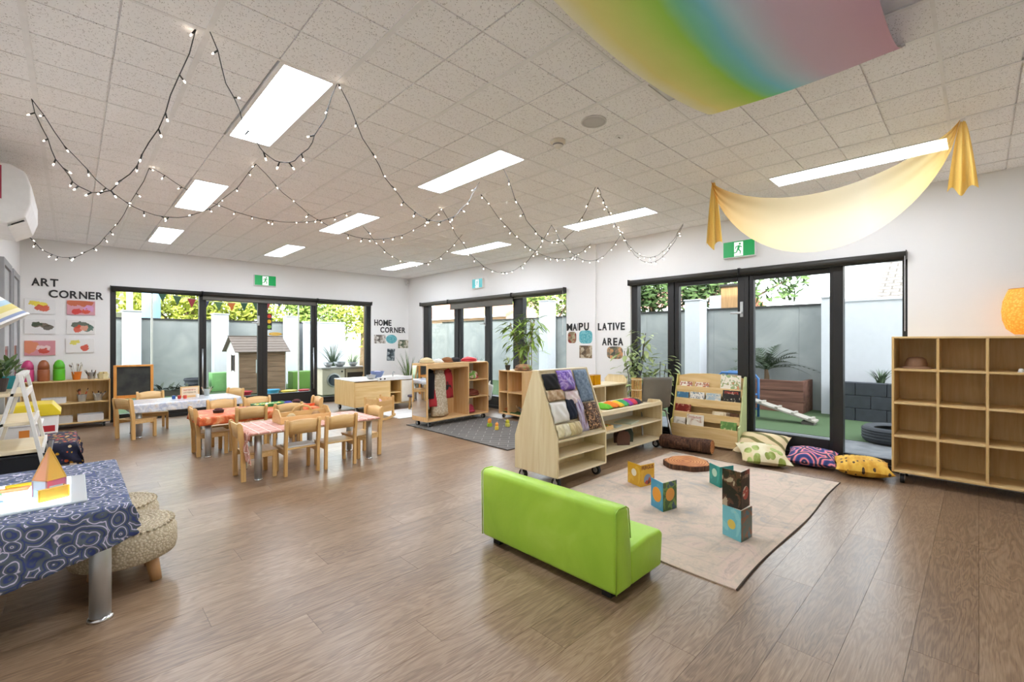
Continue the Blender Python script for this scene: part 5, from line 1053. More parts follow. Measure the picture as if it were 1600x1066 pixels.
# ------------------------------------------------------------------ exit signs
EXG = NT('exit_green'); EXG.P(Base_Color=lin('128a4a'), Emission_Color=lin('14a052'), Emission_Strength=.25, Roughness=.3); EXG = EXG.m
EXT = NT('exit_teal'); EXT.P(Base_Color=lin('3a9aa0'), Emission_Color=lin('49b0b4'), Emission_Strength=.3, Roughness=.3); EXT = EXT.m
EXW = NT('exit_white'); EXW.P(Base_Color=lin('f4f6f4'), Emission_Color=lin('f4f6f4'), Emission_Strength=.3); EXW = EXW.m
def exit_sign(label, loc, rz, w=.35, h=.18, g=EXG):
    t = thing('exit_sign', label, 'exit sign', loc, rz, 'running man exit signs')
    mk('housing', MB().box(-w/2-.008, w/2+.008, -.045, 0, -h/2-.010, h/2+.006), WHITEP, t, bev=.004)
    mk('face', MB().box(-w/2, w/2, -.048, -.0455, -h/2, h/2), g, t); dr = mk('doorway', MB().box(-.05, .05, -.05, -.0482, -h/2+.006, h/2-.012), EXW, t)
    f = lambda pts: MB().prism(pts, 'y', -.0515, -.0502)
    mk('runner_head', MB().prism([(.015+.012*math.cos(a), .055+.012*math.sin(a)) for a in [i*PI/6 for i in range(12)]], 'y', -.0515, -.0502), g, t)
    mk('runner_torso', f([(-.005, .04), (.018, .036), (.008, -.012), (-.018, -.012)]), g, t); mk('runner_arm', f([(.014, .036), (.04, .02), (.036, .012), (.012, .022)]), g, t); mk('runner_arm', f([(-.002, .038), (-.032, .03), (-.036, .002), (-.028, .002), (-.024, .022), (-.004, .026)]), g, t)
    mk('runner_leg', f([(.008, -.008), (.028, -.03), (.022, -.062), (.012, -.062), (.016, -.034), (-.006, -.014)]), g, t); mk('runner_leg', f([(-.018, -.01), (-.004, -.014), (-.02, -.045), (-.05, -.05), (-.05, -.04), (-.028, -.036)]), g, t)
exit_sign('green running man exit sign above the back doors', (2.53, YB, 2.375), 0); exit_sign('pale teal exit sign above the door behind the bamboo', (XR, 6.84, 2.36), -PI/2, .30, .17, EXT); exit_sign('green exit sign partly behind the yellow drape', (XR, 1.99, 2.335), -PI/2)
# ------------------------------------------------------------------ sensor, smoke alarm, speaker, air conditioner, door stickers
t = thing('motion_sensor', 'small white motion sensor high in the room corner', 'sensor', (5.47, 9.39, 2.60)); mk('body', MB().prism([(-.035, -.06), (.035, -.06), (.035, .05), (-.035, .05)], 'y', -.025, .03), WHITEP, t, bev=.012); mk('lens', MB().cyl((0, -.026, -.015), (0, -.034, -.015), .018, n=14), plain('d4d4d0', .3), t); mk('bracket', MB().box(-.015, .06, .03, .055, -.02, .02), WHITEP, t)
t = thing('smoke_detector', 'white smoke detector on the ceiling', 'smoke detector', (2.465, 2.15, ZC)); mk('base', MB().lathe([(.055, 0), (.055, -.014), (.045, -.02)], 28), plain('e6dcc8', .5), t, smooth=True); mk('chamber', MB().lathe([(.036, -.02), (.036, -.036), (.02, -.05), (.0, -.052)], 24, cap0=False, cap1=False), plain('efeae0', .5), t, smooth=True); mk('vent_ring', MB().lathe([(.0365, -.026), (.0375, -.028), (.0375, -.034), (.0365, -.036)], 24), plain('8a8480', .5), t)
t = thing('ceiling_speaker', 'round flush speaker grille in the ceiling', 'speaker', (2.41, 1.79, ZC)); mk('grille', MB().lathe([(.075, .0), (.075, -.006), (.05, -.009), (.0, -.010)], 30, cap1=False), plain('c6c4c0', .7), t, smooth=True); mk('ring', MB().lathe([(.083, .0), (.083, -.007), (.075, -.008), (.075, 0)], 30), plain('d8d6d2', .5), t)
t = thing('sprinkler_plate', 'little white ceiling plate beside the round speaker', 'ceiling plate', (2.72, 1.80, ZC)); mk('plate', MB().lathe([(.03, 0), (.03, -.004), (.02, -.006)], 20), WHITEP, t); mk('slot', MB().box(-.012, .012, -.003, .003, -.0075, -.006), plain('6a6662', .6), t)
t = thing('air_conditioner', 'white split air conditioner high on the left wall', 'air conditioner', (XL, 0, 0))
mk('casing', MB().prism([(0, 2.55), (.20, 2.54), (.27, 2.50), (.30, 2.40), (.30, 2.27), (.27, 2.17), (.18, 2.11), (0, 2.12)], 'y', 4.97, 5.85), WHITEP, t, bev=.012, seg=3); mk('air_slot', MB().prism([(.20, 2.112), (.262, 2.155), (.256, 2.161), (.194, 2.118)], 'y', 5.05, 5.75), plain('2a2824', .6), t) ; mk('louvre', MB().prism([(.18, 2.092), (.268, 2.148), (.265, 2.153), (.177, 2.098)], 'y', 5.05, 5.75), WHITEP, t); mk('energy_label', MB().box(.06, .155, 4.9685, 4.9695, 2.28, 2.52), plain('a8324a', .5), t)
t = thing('door_sticker', 'traffic light sticker on the back glass door', 'sticker', (2.625, 9.5165, 1.62)); mk('panel', MB().box(-.045, .045, 0, .003, -.155, .155), plain('241e18', .5), t)
for k, c_ in enumerate(('d8432c', 'e8b42c', '7fae3c')): mk('lamp_disc', MB().cyl((0, -.001, .1-.1*k), (0, .0005, .1-.1*k), .036, n=20), plain(c_, .5), t)
t = thing('door_sticker', 'yellow oval sticker below the traffic light on the door', 'sticker', (2.73, 9.5165, 1.385)); mk('oval', disc(.115, .032), plain('e8b83c', .5), t); mk('stripe', MB().box(-.08, .08, -.0035, -.0026, -.006, .006), plain('f0d890', .5), t)
# ================================================================== SILK DRAPES
def silk(name, stops, axis, scale, off, trans=.45, tlu=.55):
    m = NT(name); tc = m.t.nodes.new('ShaderNodeTexCoord'); sx = m.n('SeparateXYZ'); m.t.links.new(tc.outputs['Object'], sx.inputs[0]); n = m.noise(tc.outputs['Object'], 3, 3)
    f = m.math('ADD', m.math('MULTIPLY', m.math('SUBTRACT', sx.outputs[axis], off), scale), m.math('MULTIPLY', m.math('SUBTRACT', n.outputs[0], .5), .08)); c_ = m.ramp(f, stops)
    d = m.n('BsdfDiffuse'); tl = m.n('BsdfTranslucent'); tr = m.n('BsdfTransparent'); m.t.links.new(c_, d.inputs[0]); m.t.links.new(c_, tl.inputs[0]); m.t.links.new(m.mix(.5, c_, 'ffffff'), tr.inputs[0])
    a = m.n('MixShader'); a.inputs[0].default_value = tlu; m.t.links.new(d.outputs[0], a.inputs[1]); m.t.links.new(tl.outputs[0], a.inputs[2]); b = m.n('MixShader'); b.inputs[0].default_value = trans; m.t.links.new(a.outputs[0], b.inputs[1]); m.t.links.new(tr.outputs[0], b.inputs[2]); m.t.links.new(b.outputs[0], m.out.inputs[0]); return m.m
RAIN = silk('rainbow_silk', [(0, 'dcb4c2'), (.28, 'dcc6d6'), (.42, 'c4dcea'), (.52, '8ed8e6'), (.60, '8edcb4'), (.66, 'b0e468'), (.8, 'dcea88'), (.92, 'f4ec9a'), (1, 'fbf6d2')], 1, 1/.95, .26, .0, .05)
def rb(u, v):
    y = .26+.95*v; x = 1.05+1.80*u; sag = (.09+.16*(1-v)**1.3)*4*u*(1-u)+.02*math.sin(PI*v)*1.0
    return (x, y+.03*math.sin(PI*u)*(v-.5), 2.692-sag+.006*math.sin(v*23+u*5)*math.sin(PI*u))
t = thing('silk_canopy', 'rainbow silk cloth slung under the ceiling', 'drape'); mk('silk', MB().grid(rb, 30, 34), RAIN, t, smooth=True)
for u in (0, 1):
    for v in (0, 1): p = rb(u, v); mk('clip', MB().box(p[0]-.012, p[0]+.012, p[1]-.008, p[1]+.008, p[2]-.006, 2.697), WHITEP, t)
GOLD = silk('gold_silk', [(0, 'f0c458'), (.10, 'f4dc9a'), (.3, 'f4e8c8'), (.7, 'f3e0b4'), (.9, 'f4cf8c'), (1, 'eeb850')], 1, 1/1.63, .085, .18)
def sw_(u, v):
    y = 1.712-1.625*u; top = 2.695-.29*(4*u*(1-u))**.8; bot = 2.695-.735*(4*u*(1-u))**.62
    e = (4*u*(1-u))**.5; z = top+(bot-top)*v
    return (4.07-.10*math.sin(PI*v)*e+.012*math.sin(v*19)*(1-e)+.05*v*e, y, z)
t = thing('silk_swag', 'golden silk swag hung from the ceiling before the right wall light', 'drape'); mk('silk', MB().grid(sw_, 40, 20), GOLD, t, smooth=True)
def tail(y, L, w, x=4.07):
    return MB().grid(lambda u, v: (x+.03*math.sin(u*14)*(.3+.7*v), y+(u-.5)*w*(.12+.88*v**.7), 2.695-L*v*(1-.06*math.sin(u*9))), 20, 12)
for y, L, w in ((1.695, .58, .16), (.075, .46, .15)): mk('tail', tail(y, L, w), silk('gold_tail', [(0, 'f4cc66'), (1, 'f7d880')], 2, 1.6, 2.05, .1), t, smooth=True); mk('clip', MB().box(4.06, 4.08, y-.012, y+.012, 2.683, 2.697), WHITEP, t)
# ================================================================== STRING LIGHTS
WIRE = plain('2d2f2e', .6); BULB = emit('ffe9d2', 16.0)
bulb = MB().lathe([(.002, 0), (.0034, -.005), (.003, -.011), (.0, -.014)], 7, cap1=False).mesh('bulb'); bulb.materials.append(BULB)
sock = MB().cyl((0, 0, 0), (0, 0, .026), .0038, n=6).mesh('socket'); sock.materials.append(WIRE)
STR_ = [((.40, 2.55), (-.17, 3.98), .65, 'from the second panel row to the left tee'), ((-.17, 3.97), (1.05, 4.16), .56, 'between the left tee and the left light column'), ((.45, 2.52), (1.04, 2.54), .52, 'dipping under the nearest left light'),
 ((1.05, 2.53), (2.59, 3.20), .54, 'from the nearest left light to the middle light'), ((.45, 4.88), (-.49, 6.48), .70, 'drooping over the air conditioner side'), ((.48, 4.87), (2.17, 4.92), .26, 'shallow one across the third row'),
 ((1.05, 4.15), (2.83, 4.14), .46, 'crossing under the ceiling middle'), ((2.57, 5.47), (3.71, 4.95), .44, 'behind the third middle light'), ((2.84, 4.14), (4.18, 3.75), .64, 'deep one before the teal exit sign'),
 ((2.82, 3.45), (5.40, 4.07), .40, 'long one reaching the pilaster'), ((2.54, 2.81), (3.44, 2.54), .56, 'steep one right of the middle light'), ((3.46, 2.52), (5.20, 3.40), .05, 'tight one along to the right wall'),
 ((5.23, 3.42), (5.27, 2.57), .36, 'upper of two near the right wall'), ((5.235, 3.42), (5.33, 2.60), .42, 'lower of two near the right wall'), ((4.18, 3.75), (5.22, 3.43), .40, 'ending at the right wall hook')]
for k, (A, B, sag, nm) in enumerate(STR_):
    t = thing('string_light', 'dark fairy light string, %s' % nm, 'string light', (0, 0, 0), 0, 'fairy light strings under the ceiling'); r = random.Random(k)
    n = 26; pts = []
    for i in range(n+1):
        u = i/n; pts.append((A[0]+(B[0]-A[0])*u+.006*math.sin(i*1.7), A[1]+(B[1]-A[1])*u+.006*math.cos(i*2.1), 2.692-sag*4*u*(1-u)))
    mk('wire', MB().tube(pts, .0024, 5), WIRE, t)
    L = sum((Vector(pts[i+1])-Vector(pts[i])).length for i in range(n)); nb = max(4, int(L/.13))
    for j in range(nb):
        i = min(n-1, int((j+.5)/nb*n)); p = Vector(pts[i]); s_ = bpy.data.objects.new('socket', sock); COL.objects.link(s_); s_.parent = t; s_.location = p; s_.rotation_euler = (PI+r.uniform(-1.2, 1.2), r.uniform(-1.2, 1.2), 0)
        b_ = bpy.data.objects.new('bulb', bulb); COL.objects.link(b_); b_.parent = s_; b_.location = (0, 0, .040)
# ================================================================== OUTSIDE
m = NT('artificial_turf'); v = m.coord('Object'); n = m.noise(v, 90, 4); n2 = m.noise(v, 1.2, 3)
m.P(Base_Color=m.mix(n2.outputs[0], m.ramp(n.outputs[0], [(.3, '3a4c30'), (.7, '5c7048')]), '4c6340'), Roughness=.95); m.bump(n.outputs[0], .8, .02); TURF = m.m
m = NT('concrete'); v = m.coord('Object'); n = m.noise(v, 7, 6); m.P(Base_Color=m.ramp(n.outputs[0], [(.3, '5a5b5e'), (.7, '747476')]), Roughness=.9); CONC = m.m
struct(mk('ground', MB().box(-30, 45, -30, 60, -.30, -.085), plain('6f7a5c', .9)))
struct(mk('paving', MB().box(XR+WT, 7.05, -6, YB+WT, -.085, -.02), CONC)); struct(mk('lawn', MB().box(7.05, 9.6, -6, YB+WT, -.085, -.015), TURF)); struct(mk('courtyard_lawn', MB().box(-3, 9.6, YB+WT, 15, -.085, -.015), TURF))
m = NT('blue_grey_panel'); v = m.coord('Object'); n = m.noise(v, 1.5, 5, .6, 1.0); m.P(Base_Color=m.ramp(n.outputs[0], [(.3, '868a8b'), (.7, '9fa2a1')]), Roughness=.5); FEN = m.m
WHT = plain('cfd1d8', .6, var=.04)
t = thing('boundary_fence', 'blue-grey panel fence with dark cap along the back courtyard', 'fence', (0, 0, 0))
x = -2.2
while x < 6.2: mk('fence_panel', MB().box(x, x+1.197, 14.86, 14.9, -.08, 1.79), FEN, t); x += 1.2
mk('cap_rail', MB().box(-2.2, 6.2, 14.83, 14.93, 1.79, 1.83), CHAR, t)
for x in (1.02, 2.83, 4.62): one('fence_pillar', MB().box(-.17, .17, -.17, .17, -.08, 1.96).box(-.19, .19, -.19, .19, 1.96, 1.99), WHT, 'white rendered pillar in the back fence, %s' % {1.02: 'left', 2.83: 'middle', 4.62: 'right'}[x], 'pillar', (x, 14.62, 0), 0, 'white fence pillars', bev=.01)
one('white_wall', MB().box(4.9, 6.1, 14.3, 14.45, -.08, 1.80).box(4.88, 6.12, 14.28, 14.47, 1.80, 1.84), WHT, 'white rendered wall behind the outdoor grass plant', 'wall')
t = thing('boundary_fence', 'grey panel fence along the side yard', 'fence', (0, 0, 0))
y = -4.0
while y < 14: mk('fence_panel', MB().box(9.62, 9.66, y, y+1.597, -.08, 1.90), FEN, t); y += 1.6
mk('cap_rail', MB().box(9.59, 9.69, -4, 14, 1.90, 1.94), CHAR, t)
for y, h, nm in ((1.88, 2.0, 'beside the sleeper planter'), (4.30, 2.10, 'seen through the left door by the bookcase'), (8.6, 2.35, 'seen through the door behind the bamboo')): one('fence_pillar', MB().box(-.2, .14, -.17 if h != 2.0 else -.08, .17 if h != 2.0 else .08, -.08, h).box(-.22, .16, -.19 if h != 2.0 else -.09, .19 if h != 2.0 else .09, h, h+.03), WHT, 'white rendered side pillar %s' % nm, 'pillar', (9.44, y, 0), 0, 'white fence pillars', bev=.01)
one('white_wall', MB().box(9.40, 9.56, -2.6, 1.69, -.08, 1.93).box(9.38, 9.58, -2.62, 1.69, 1.93, 1.98), WHT, 'white rendered wall behind the dark block planter', 'wall')
# planters
m = NT('old_sleeper'); v = m.coord('Object', (3, .5, 6)); n = m.noise(v, 3, 5, .6); m.P(Base_Color=m.ramp(n.outputs[0], [(.3, '5a3a30'), (.6, '7d5648'), (.8, '8c6a58')]), Roughness=.8); SLP = m.m
t = thing('sleeper_planter', 'red-brown timber sleeper planter under the palm', 'planter', (0, 0, 0))
for k in range(3): mk('sleeper', MB().box(8.98, 9.06, 2.17, 4.05, -.02+.19*k, .165+.19*k), SLP, t, bev=.008)
mk('end_boards', MB().box(9.06, 9.60, 2.17, 2.23, -.02, .545), SLP, t); mk('soil', MB().box(9.07, 9.60, 2.24, 4.05, 0, .50), plain('3a2c22', .95), t)
t = thing('block_planter', 'dark speckled block planter wall beside the tyre', 'planter', (0, 0, 0)); DBL = plain('3c3f46', .9, var=.3)
for r_ in range(3):
    y = -1.0-(.2 if r_ % 2 else 0)
    while y < 1.70: mk('block', MB().box(8.80, 9.0, max(y, -1.0)+.004, min(y+.396, 1.72), -.02+.205*r_, .18+.205*r_), DBL, t, bev=.006); y += .4
mk('soil', MB().box(9.0, 9.38, -1, 1.72, 0, .56), plain('3a2c22', .95), t)
def fronds(label, name, loc, n, L, seed, mat, w=.018):
    r = random.Random(seed); t = thing(name, label, 'plant', loc); mk('trunk', MB().tube([(0, 0, -.05), (.01, 0, .08), (0, .01, .22)], [.05, .045, .03], 10), plain('6a5540', .9), t)
    for i in range(n):
        a = 2*PI*i/n+r.uniform(-.2, .2); e = r.uniform(.35, 1.2); l = L*r.uniform(.7, 1.05); mb = MB(); spine = []
        for j in range(12): u = j/11; h = l*u*math.cos(e)*(1+.1*u); spine.append(Vector((h*math.cos(a), h*math.sin(a), .2+l*u*math.sin(e)-.55*l*u*u*(1.3-e*.6))))
        mb.tube([tuple(p) for p in spine], [.006*(1-.8*j/11) for j in range(12)], 4)
        for j in range(2, 12):
            for s in (-1, 1):
                d = (spine[j]-spine[j-1]).normalized(); sd = Vector((-math.sin(a), math.cos(a), -.25*1))*s; q = spine[j]+(sd*.8+d*.7).normalized()*l*.26*(1-.45*j/11); ww = d*w
                mb.quad(spine[j]-ww*.5, spine[j]+ww*.5, q)
        mk('frond', mb, mat, t)
    return t
fronds('green palm growing in the sleeper planter', 'palm', (9.27, 2.85, .50), 26, .92, 4, plain('3c4c32', .7, var=.3), .034)
def tuft(label, loc, n, L, seed, mat): 
    o = grassplant('grass_clump', label, loc, .10, n, L, .022, mat, seed, plain('77736c', .8), .9); return o
tuft('spiky grass clump on top of the dark block planter', (9.13, 1.12, .415), 60, .30, 3, plain('55684a', .7, var=.3))
tuft('grey-green grass clump outside behind the play sink', (5.05, 12.6, .30), 70, .85, 5, plain('5d6c58', .7, var=.3)); tuft('smaller grass clump at the right of the outdoor kitchen', (5.55, 12.5, .30), 50, .6, 6, plain('6a7862', .7, var=.3)); tuft('low grass clump beyond the far left pane of the bamboo door', (8.9, 11.1, 0), 70, .8, 7, plain('4c5a4a', .7, var=.3))
fronds('dark yucca outside near the bamboo plant', 'yucca', (8.6, 5.4, .0), 16, .95, 9, plain('44544c', .7, var=.3), .03)
for k, (x, y, z, w, d, nm) in enumerate(((5.05, 12.6, .30, .5, .5, 'under the tall grass'), (5.55, 12.5, .30, .4, .4, 'under the small grass'))):
    one('plinth_block', MB().box(-w/2, w/2, -d/2, d/2, -.02, z).box(-w/2-.02, w/2+.02, -d/2-.02, d/2+.02, z-.04, z-.005), CONC, 'concrete plinth block %s' % nm, 'plinth', (x, y, 0), 0, 'plinths in the courtyard')
# ramp, blue frame, tyre
t = thing('climbing_ramp', 'grey wooden climbing ramp with cleats on the turf', 'ramp', (0, 0, 0)); p0, p1 = Vector((7.93, 1.74, .05)), Vector((8.02, 2.80, .34)); RW = plain('a9a196', .8, var=.2)
d = p1-p0; mk('plank', MB().prism([(p0.y, p0.z-.03), (p1.y, p1.z-.03), (p1.y, p1.z), (p0.y, p0.z)], 'x', 7.82, 8.06), RW, t, bev=.004)
for k in range(5): q = p0+d*(.06+.22*k); mk('cleat', MB().box(7.82, 8.06, q.y-.02, q.y+.02, q.z-.004, q.z+.022), RW, t)
mk('foot_block', MB().box(7.84, 8.04, 1.76, 1.92, -.015, .035), plain('5f5a54', .9), t)
t = thing('jungle_gym', 'blue metal climbing frame holding the ramp end', 'climbing frame', (0, 0, 0)); BLU = plain('3f6fa8', .4)
for x in (7.78, 8.10): mk('frame_tube', MB().tube([(x, 2.62, -.015), (x, 2.62, .62), (x, 2.70, .72), (x, 3.10, .72), (x, 3.18, .62), (x, 3.18, -.015)], .02, 10), BLU, t, smooth=True); mk('rail', MB().cyl((x, 2.62, .36), (x, 3.18, .36), .014, n=8), BLU, t)
mk('platform', MB().box(7.78, 8.10, 2.82, 3.16, .33, .35), RW, t)
for z in (.12, .36): mk('cross_bar', MB().cyl((7.78, 2.64, z), (8.10, 2.64, z), .014, n=8), BLU, t)
t = thing('tyre', 'black car tyre lying flat on the turf', 'tyre', (7.24, .76, -.015)); TY_ = plain('33353a', .75, var=.2)
mk('carcass', MB().lathe([(.20, .02), (.285, .0), (.315, .03), (.32, .10), (.315, .17), (.285, .20), (.20, .18), (.19, .17), (.27, .17), (.285, .10), (.27, .03), (.19, .03), (.20, .02)], 40, cap0=False, cap1=False), TY_, t, smooth=True)
tr = MB()
for z in (.05, .085, .12, .15): tr.lathe([(.319, z), (.325, z+.006), (.325, z+.016), (.319, z+.022)], 40, cap0=False, cap1=False)
stuff(mk('tread_ribs', tr, TY_, t))
# playhouse
m = NT('weathered_board'); v = m.coord('Object', (.6, .6, 8)); n = m.noise(v, 4, 5); m.P(Base_Color=m.ramp(n.outputs[0], [(.3, '7d6450'), (.7, 'a0846c')]), Roughness=.85); WB = m.m
PB = plain('d3d0cc', .8, var=.1); RB = plain('7d7068', .85, var=.15)
t = thing('playhouse', 'wooden cubby house with board roof in the back courtyard', 'playhouse', (2.72, 12.2, -.015)); hw, hd, he, hr = 1.02, 1.15, 1.03, 1.36
for k in range(8): z = .02+.126*k; mk('wall_board', MB().box(.02, hw-.02, 0, .016, z, z+.12), WB, t); mk('wall_board', MB().box(.02, hw-.02, hd-.016, hd, z, z+.12), WB, t)
for k in range(7):
    y0 = hd*k/7; y1 = hd*(k+1)/7-.006; f = lambda y: he+(hr-he)*(1-abs(2*y/hd-1)); ym = (y0+y1)/2
    top = [(y0, .02), (y1, .02), (y1, f(y1))]+([(hd/2, hr)] if y0 < hd/2 < y1 else [])+[(y0, f(y0))]
    if k in (2, 3): mk('gable_board', MB().prism([(y0, .02), (y1, .02), (y1, .55), (y0, .55)], 'x', 0, .016), PB, t); mk('gable_board', MB().prism([(y0, .92), (y1, .92)]+top[2:], 'x', 0, .016), PB, t)
    else: mk('gable_board', MB().prism(top, 'x', 0, .016), PB, t)
    mk('gable_board', MB().prism(top, 'x', hw-.016, hw), PB, t)
mk('window_dark', MB().box(.018, .03, hd*2/7, hd*4/7, .55, .92), plain('2c2624', .8), t); mk('window_frame', MB().box(-.006, .0, hd*2/7-.02, hd*2/7+.01, .53, .94).box(-.006, .0, hd*4/7-.02, hd*4/7+.01, .53, .94), plain('6a5244', .8), t); mk('side_window', MB().box(.36, .46, -.006, .0, .5, .82), plain('cfd6d6', .5), t)
for s in (0, 1):
    for k in range(6):
        a, b = k/6, (k+1)/6+.03; ya = (-.08+(hd/2+.08)*a); yb = (-.08+(hd/2+.08)*min(b, 1)); za = he-.045+(hr-he+.045)*a; zb = he-.045+(hr-he+.045)*min(b, 1)
        if s: ya, yb = hd-ya, hd-yb
        mk('roof_board', MB().prism([(ya, za+.012), (yb, zb+.004), (yb, zb+.018), (ya, za+.03)], 'x', -.08, hw+.08), RB, t)
mk('ridge_cap', MB().box(-.09, hw+.09, hd/2-.03, hd/2+.03, hr+.01, hr+.035), RB, t)
# things in the back courtyard
def crate(name, label, cat, loc, w, d, h, c_, rz=0):
    t = thing(name, label, cat, loc, rz); mt = plain(c_, .5, var=.1); mk('body', MB().box(-w/2, w/2, -d/2, d/2, 0, h), mt, t, bev=.015); mk('panel', MB().box(-w/2+.04, w/2-.04, -d/2-.006, -d/2+.001, .05, h-.05), mt, t, bev=.003); return t
crate('soft_block', 'pale green block beside the cubby house', 'block', (2.62, 13.7, -.015), .36, .36, .47, '86bf7a'); crate('soft_bench', 'green bench block right of the cubby house', 'bench', (4.38, 12.9, -.015), .64, .4, .46, '6f9a44')
def tub(label, x, y, c_, r=.13, h=.12):
    o = thing('plastic_tub', label, 'tub', (x, y, -.015), 0, 'coloured tubs on the courtyard turf'); mt = plain(c_, .4); mk('body', MB().lathe([(r*.75, 0), (r, h), (r*.93, h), (r*.68, .02)], 20), mt, o); mk('rim', MB().lathe([(r*1.08, h-.008), (r*1.08, h+.004), (r*.95, h+.004)], 20), mt, o)
    for s in (-1, 1): mk('handle', MB().box(s*r*1.0-.02, s*r*1.0+.02, -.03, .03, h-.02, h-.008), mt, o)
tub('red tub in front of the cubby house', 2.72, 11.7, 'b0283c', .15, .13); tub('sky blue tub right of the red one', 3.30, 11.7, '4fa0c8', .14, .13); tub('yellow tub on the turf near the door', 3.55, 11.35, 'd8b84a', .15, .12); tub('small red tub at the door edge', 3.86, 11.3, 'b8323c', .11, .12)
t = thing('crate_basket', 'dark wicker basket beyond the left pane', 'basket', (2.12, 13.6, -.015)); mk('body', MB().lathe([(.17, 0), (.22, .36), (.20, .36), (.15, .03)], 18), plain('4a4d55', .9, var=.2), t)
for z in (.1, .2, .3): mk('band', MB().lathe([(.178+.05*z/.36, z), (.19+.05*z/.36, z+.01), (.19+.05*z/.36, z+.03), (.178+.05*z/.36, z+.04)], 18), plain('3c3e44', .9), t)
t = thing('leaf_pile', 'dark leafy plants low behind the easel glass', 'plant', (1.62, 13.3, -.015)); r = random.Random(9); mk('planter_box', MB().box(-.35, .35, -.12, .12, 0, .12), plain('55504a', .9), t); leaves(t, [((r.uniform(-.32, .32), r.uniform(-.1, .1), .12+.05*r.random()), (r.uniform(-1, 1), r.uniform(-1, .4), r.uniform(.1, .9)), r.uniform(.8, 1.5)) for _ in range(70)], leaf_mesh(.13, .05), plain('37402f', .7, var=.3))
# outdoor kitchen
t = thing('mud_kitchen', 'outdoor toy kitchen with a round washer door', 'play kitchen', (4.02, 10.62, -.015)); MK = plain('b5a68e', .7, var=.12)
mk('washer_body', MB().box(0, .52, 0, .4, .02, .62), plain('cfc4ae', .6), t, bev=.01); mk('washer_ring', MB().lathe([(.16, 0), (.16, .02), (.13, .024), (.13, 0)], 26), ALU, t).rotation_euler[0] = PI/2
t.children[-1].location = (.26, -.001, .36); mk('washer_glass', MB().cyl((.26, -.004, .36), (.26, -.014, .36), .13, n=24), plain('39434c', .1), t); mk('counter', MB().box(-.03, 1.02, -.03, .42, .62, .655), plain('9d9a94', .5), t); mk('cupboard', MB().box(.54, 1.0, 0, .4, .02, .61), MK, t, bev=.006); mk('shelf_slot', MB().box(.58, .96, -.003, .004, .30, .52), plain('3c342c', .9), t); mk('drum_knob', MB().cyl((.45, 0, .55), (.45, -.015, .55), .02, n=12), CHAR, t)
bowl('steel mixing bowl on the outdoor kitchen, left', (4.22, 10.80, .641), .10, .10, STEEL); bowl('wide steel bowl on the outdoor kitchen, middle', (4.50, 10.82, .641), .14, .11, STEEL); bowl('steel bowl on the outdoor kitchen, right', (4.82, 10.80, .641), .11, .09, STEEL)
t = thing('slat_screen', 'vertical timber slat screen outside the right back pane', 'screen', (0, 0, 0)); SLT = wood('cedar', '8a6a48', 'b08a60', 2)
for k in range(9): mk('slat', MB().box(4.86+.055*k, 4.90+.055*k, 10.30, 10.34, -.02, 2.5), SLT, t)
for z in (.4, 1.4, 2.3): mk('batten', MB().box(4.85, 5.36, 10.34, 10.37, z, z+.05), SLT, t)
# bunting
t = thing('bunting', 'string of triangular flags across the courtyard', 'bunting', (0, 0, 0)); [mk('pole', MB().cyl((px_, 11.5, -.015), (px_, 11.5, pz_), .018, n=8), plain('c9c6c0', .6), t) for px_, pz_ in ((1.1, 2.27), (3.8, 2.35))]; bp = lambda u: Vector((1.1+2.7*u, 11.5, 2.26-.22*4*u*(1-u)+.08*u)); mk('cord', MB().tube([tuple(bp(i/16)) for i in range(17)], .004, 5), plain('d8d4cc', .8), t)
for k in range(11): p = bp((k+.7)/11.5); c_ = ('2c4a3a', '39503a', '8a2c34', '3a3a5c', '4f6a44', 'b5622c')[k % 6]; mk('flag', MB().prism([(p.x-.075, p.z), (p.x+.075, p.z), (p.x, p.z-.19)], 'y', 11.497, 11.501), plain(c_, .8), t)
# beyond the fences
one('steel_column', MB().lathe([(.2, -.08), (.2, 4.2), (.24, 4.2), (.24, 4.3)], 28), plain('8fb2d8', .4), 'pale blue round column behind the back fence', 'column', (1.50, 15.8, 0), smooth=False)
one('white_post', MB().box(-.06, .06, -.06, .06, -.08, 4.0).box(-.09, .09, -.09, .09, 4.0, 4.1), WHT, 'thin white post behind the back fence', 'post', (1.05, 15.6, 0))
def rooftile(name, a, b, sx_, sy_):
    m = NT(name); v = m.coord('Object'); br = m.n('TexBrick', Scale=1.0, Mortar_Size=.018, Brick_Width=.3, Row_Height=.16); m.t.links.new(v, br.inputs[0]); br.inputs['Color1'].default_value = lin(a); br.inputs['Color2'].default_value = lin(b); br.inputs['Mortar'].default_value = lin('4a4542'); m.P(Base_Color=br.outputs[0], Roughness=.8); m.bump(br.outputs['Fac'], -.8, .03); return m.m
